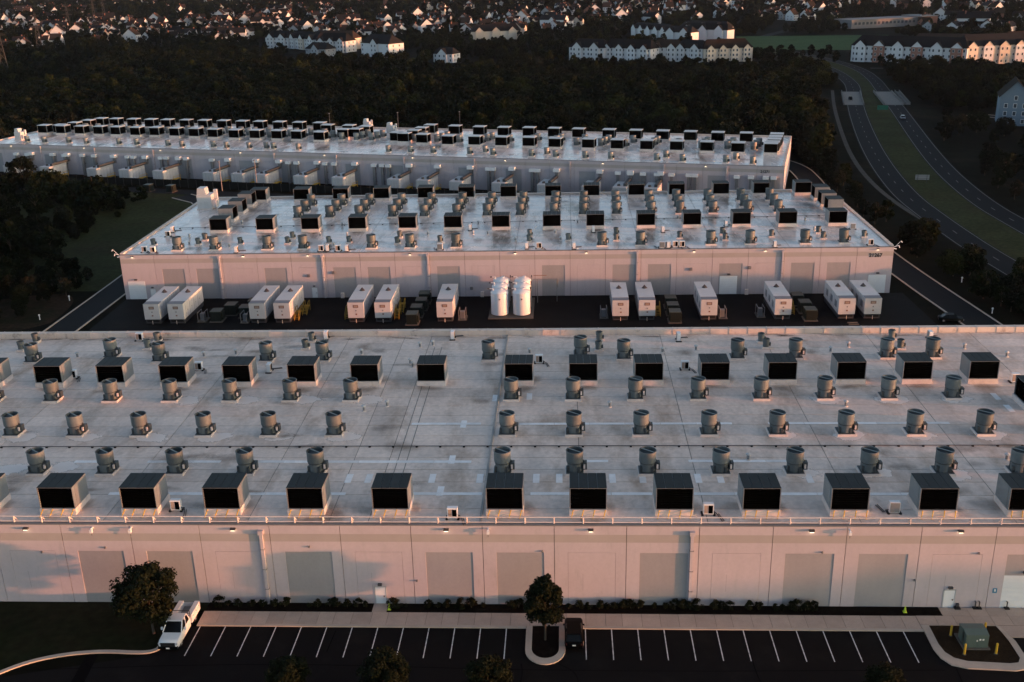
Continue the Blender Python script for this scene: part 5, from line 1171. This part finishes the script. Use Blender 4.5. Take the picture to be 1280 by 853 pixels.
HK = [('white gabled house with a dark roof among suburb trees', house_mesh('siding_white','shingle',12,9,6,(.55,.95,2.5),1)), ('cream house with a front gable among suburb trees', house_mesh('siding_cream','shingle',13,10,6,(.05,.5,3),2)),
      ('grey-sided house with a dark roof among suburb trees', house_mesh('siding_grey','shingle',11,9,6.2,(.3,.75,2),3)), ('brick house with a brown roof among suburb trees', house_mesh('brick','shingle_brown',13,9,6,(.1,.5,2),4)),
      ('plain white end-gabled house among suburb trees', house_mesh('siding_white','shingle_brown',9,13,6.5,None,5)), ('long white row house with a dark roof among suburb trees', house_mesh('siding_white','shingle',26,10,7.5,(.4,.6,1.5),6))]
HG = ['white gabled houses','cream houses','grey houses','brick houses','plain white houses','long row houses']
hr = random.Random(21); houses = []
FIX = [(252,668),]
def hclear(x, y, dmin): return all((x-a)**2+(y-b)**2 > dmin*dmin for a, b in houses)
blocks = [o for o in col.objects if o.get('category') in ('apartments','building') and o.location.y > 500]
def bclear(x, y): return all((x-o.location.x-15)**2+(y-o.location.y)**2 > 34**2 for o in blocks)
def cluster(n, poly, kinds, ang, dmin=17):
    xs = [p[0] for p in poly]; ys = [p[1] for p in poly]; t = 0; k = 0
    while k < n and t < n*40:
        t += 1; qx, qy = hr.uniform(min(xs), max(xs)), hr.uniform(min(ys), max(ys))
        if not inpoly(qx, qy, poly): continue
        x, y = gz(qx, qy)
        if not hclear(x, y, dmin) or not bclear(x, y) or y > 3600: continue
        if 130 < x < 270 and 800 < y < 920: continue
        houses.append((x, y)); i = hr.choice(kinds); k += 1; s = hr.uniform(.75,1.05)
        o = ob('house', HK[i][1], None, (x, y, 0), radians(ang+hr.choice((0,90,180,270,0))+hr.uniform(-9,9)), (s,s,s*hr.uniform(.9,1.1))); tag(o, HK[i][0], 'house', HG[i])
cluster(16, [(116,28),(150,28),(152,54),(118,54)], (1,1,0,5,3), 25)
cluster(16, [(158,28),(196,28),(200,52),(160,54)], (1,1,0,4), -12)
cluster(30, [(196,30),(330,30),(330,58),(200,52)], (0,4,2,1,5), 10)
cluster(48, [(330,14),(560,10),(560,46),(440,50),(330,46)], (0,2,0,4,5,1), 28)
cluster(42, [(540,10),(735,12),(735,42),(660,40),(580,38),(540,42)], (0,2,4,1,0), -20)
cluster(20, [(0,20),(112,20),(112,50),(60,62),(0,66)], (2,1,0,4), 15)
cluster(26, [(0,3),(340,3),(340,20),(120,22),(0,18)], (0,1,4,2), 40)
cluster(28, [(860,2),(1050,2),(1050,26),(900,30)], (4,0,1,2), 35)
cluster(18, [(735,4),(860,4),(860,24),(760,30)], (0,4,2), 12)
cluster(20, [(1140,22),(1280,24),(1280,42),(1150,42)], (3,2,0,5), -25, 19)
cluster(12, [(340,0),(860,0),(860,8),(340,8)], (0,4), 0)
cluster(10, [(1060,0),(1280,0),(1280,12),(1060,10)], (0,4), 0)
# more houses beyond those, too many to count
pts = []; t = 0; first = {}
for o in col.objects:
    if o.get('category') == 'house' and o.name.startswith('house') and o.data.name not in first: first[o.data.name] = o
while len(pts) < 320 and t < 60000:
    t += 1; qx, qy = hr.uniform(-20,1290), hr.uniform(-4,46)
    if qy > 30 and 700 < qx < 1150: continue
    if qx < 120 and qy > 40: continue
    x, y = gz(qx, qy)
    if y > 3600 or y < 930 or not hclear(x, y, 19) or not bclear(x, y) or (120 < x < 280 and y < 935) or (240 < x < 360 and 950 < y < 1070): continue
    if sin(x*.013+.6)+sin(y*.0085+x*.005) < -.15: continue
    houses.append((x, y)); s = hr.uniform(.7,1.05); pts.append((x, y, 0, radians(hr.choice((20,110,200,290,-15,75))+hr.uniform(-10,10)), s, hr.randrange(len(first))))
scatter('distant_houses', 'scattered pale gabled houses of the distant suburb', 'houses', pts, list(first.values()))
# trees through the suburb
pts = []; sr = random.Random(77); side = [p for p in houses]
grid = {}
for a, b in houses+[(o.location.x+dx, o.location.y) for o in blocks for dx in (5,18,30)]: grid.setdefault((int(a//20), int(b//20)), []).append((a, b))
def near(x, y, d):
    gx_, gy_ = int(x//20), int(y//20)
    return any((x-a)**2+(y-b)**2 < d*d for i in (-1,0,1) for j in (-1,0,1) for a, b in grid.get((gx_+i, gy_+j), ()))
t = 0
while len(pts) < 15500 and t < 160000:
    t += 1; y = 560+2900*sr.random()**1.35; w = y*.62+60; x = sr.uniform(-w, w*.85)
    q = project(x, y, 0)
    if q[0] < -60 or q[0] > 1340 or project(x, y, 9)[1] > topb(q[0])+1 or q[1] < -25: continue
    if near(x, y, 9.0): continue
    if sr.random() < .93 and any(-12 < x-o.location.x < 48 and -6 < o.location.y-y < 62 for o in blocks): continue
    if y < 830 and not hw_clear(x, y, 9, 9): continue
    if 122 < x < 275 and 735 < y < 930: continue
    if 255 < x < 350 and 960 < y < 1060: continue
    a = abs(x-(130+(y-800)*.33))
    if 800 < y < 1130 and a < 12: continue
    # open ground in front of the houses so their faces show
    if sr.random() < .25 and near(x, y+14, 11): continue
    pts.append((x, y, 0, sr.uniform(0,6.28), sr.uniform(.42,.82)+(.25 if y > 1500 else 0), sr.choice((0,1,2,3,4))))
scatter('suburb_trees', 'dark tree canopy filling the suburb between the far houses', 'trees', pts, crowns)
pts = []; t = 0
POLY = [(178,300),(330,430),(430,580),(350,590),(245,588),(190,600),(176,540),(160,480),(175,462),(205,462),(200,400),(165,380)]
while len(pts) < 1500 and t < 30000:
    t += 1; x, y = sr.uniform(120,470), sr.uniform(290,660)
    if not inpoly(x, y, POLY) or not hw_clear(x, y, 9, 9) or (164 < x < 205 and 395 < y < 462) or (180 < x < 212 and 540 < y < 602): continue
    pts.append((x, y, 0, sr.uniform(0,6.28), sr.uniform(.42,.8), sr.choice((0,2,3,4,1))))
scatter('roadside_woods', 'dark woods between the highway and the white gabled blocks', 'woods', pts, crowns)
for px, py in ((962,66),(975,68),(988,66),(1003,70),(1013,67),(1026,72),(940,68),(1035,66),(1044,75)):
    X, Y = gz(px, py+4); s = sr.uniform(.5,.75); FK[sr.choice((3,4,0))].place((X, Y, 0), sr.uniform(0,6), 'dark tree in the row between the playing field and the highway', 'tree', 'trees before the playing field', (s,s,s))
# trees of the neighbouring lot, off to the right, which shade the foot of the panel wall
for i in range(16):
    wx = 14+i*6.0; d = 150+sr.uniform(-8,8); s = ((8.2 if wx < 36 else 9.8)+sr.uniform(-.5,.4))/11.9
    FK[sr.choice((0,2))].place((wx+sin(SUN_AZ)*d, 96.9-cos(SUN_AZ)*d, 0), sr.uniform(0,6), 'broad tree in the line across the lot to the right', 'tree', 'trees across the lot', (s,s,s))

# ------------------------------------------------------------------ power line towers
def pylon():
    r = thing('power_pylon', 'x', 'pylon'); Hh = 46; w0, w1 = 4.2, .9
    def c(s, t, z): k = w0+(w1-w0)*min(1, z/36); return (s*k, t*k, z)
    for s in (-1,1):
        for t in (-1,1): ob('leg', MB().bar(c(s,t,0),c(s,t,36),.22,'steel',4).bar(c(s,t,36),(s*.5,t*.5,Hh),.18,'steel',4), r)
    b = MB(); zs = [0,8,15,21,26,30.5,34.5,38,42]
    for z0, z1 in zip(zs, zs[1:]):
        for (s, t), (s2, t2) in (((-1,-1),(1,-1)),((1,-1),(1,1)),((1,1),(-1,1)),((-1,1),(-1,-1))): b.bar(c(s,t,z0),c(s2,t2,z1),.11,'steel',4).bar(c(s2,t2,z0),c(s,t,z1),.11,'steel',4)
    ob('bracing', b, r)
    for z, L in ((30.5,7.5),(36,6.5),(41.5,5.5)): ob('cross_arm', MB().bar((-L,0,z),(L,0,z),.16,'steel',4).bar((-L,0,z),(0,0,z+2.2),.12,'steel',4).bar((L,0,z),(0,0,z+2.2),.12,'steel',4), r)
    return r
PY = Kind(pylon)
for X, Y in ((-368,690),(-427.6,863),(-508,1095),(-548,1250),(-600,1400)): PY.place((X, Y, 0), radians(25), 'steel lattice power pylon above the woods', 'pylon', 'power line towers', (.62,.62,.76))

# ------------------------------------------------------------------ haze
hz = bpy.data.materials.new('haze'); hz.use_nodes = True; hz.node_tree.nodes.clear()
pv = hz.node_tree.nodes.new('ShaderNodeVolumePrincipled'); mo = hz.node_tree.nodes.new('ShaderNodeOutputMaterial')
pv.inputs['Color'].default_value = (.62,.80,1,1); pv.inputs['Density'].default_value = HAZE = .000016; pv.inputs['Anisotropy'].default_value = .2
hz.node_tree.links.new(pv.outputs[0], mo.inputs['Volume'])
MATS['haze'] = hz
h = ob('haze', MB().box(-R_-10,-1510,-1,R_+10,6510,72,'haze')); h['kind'] = 'stuff'; h['label'] = 'thin pale evening haze over the whole scene'; h['category'] = 'haze'
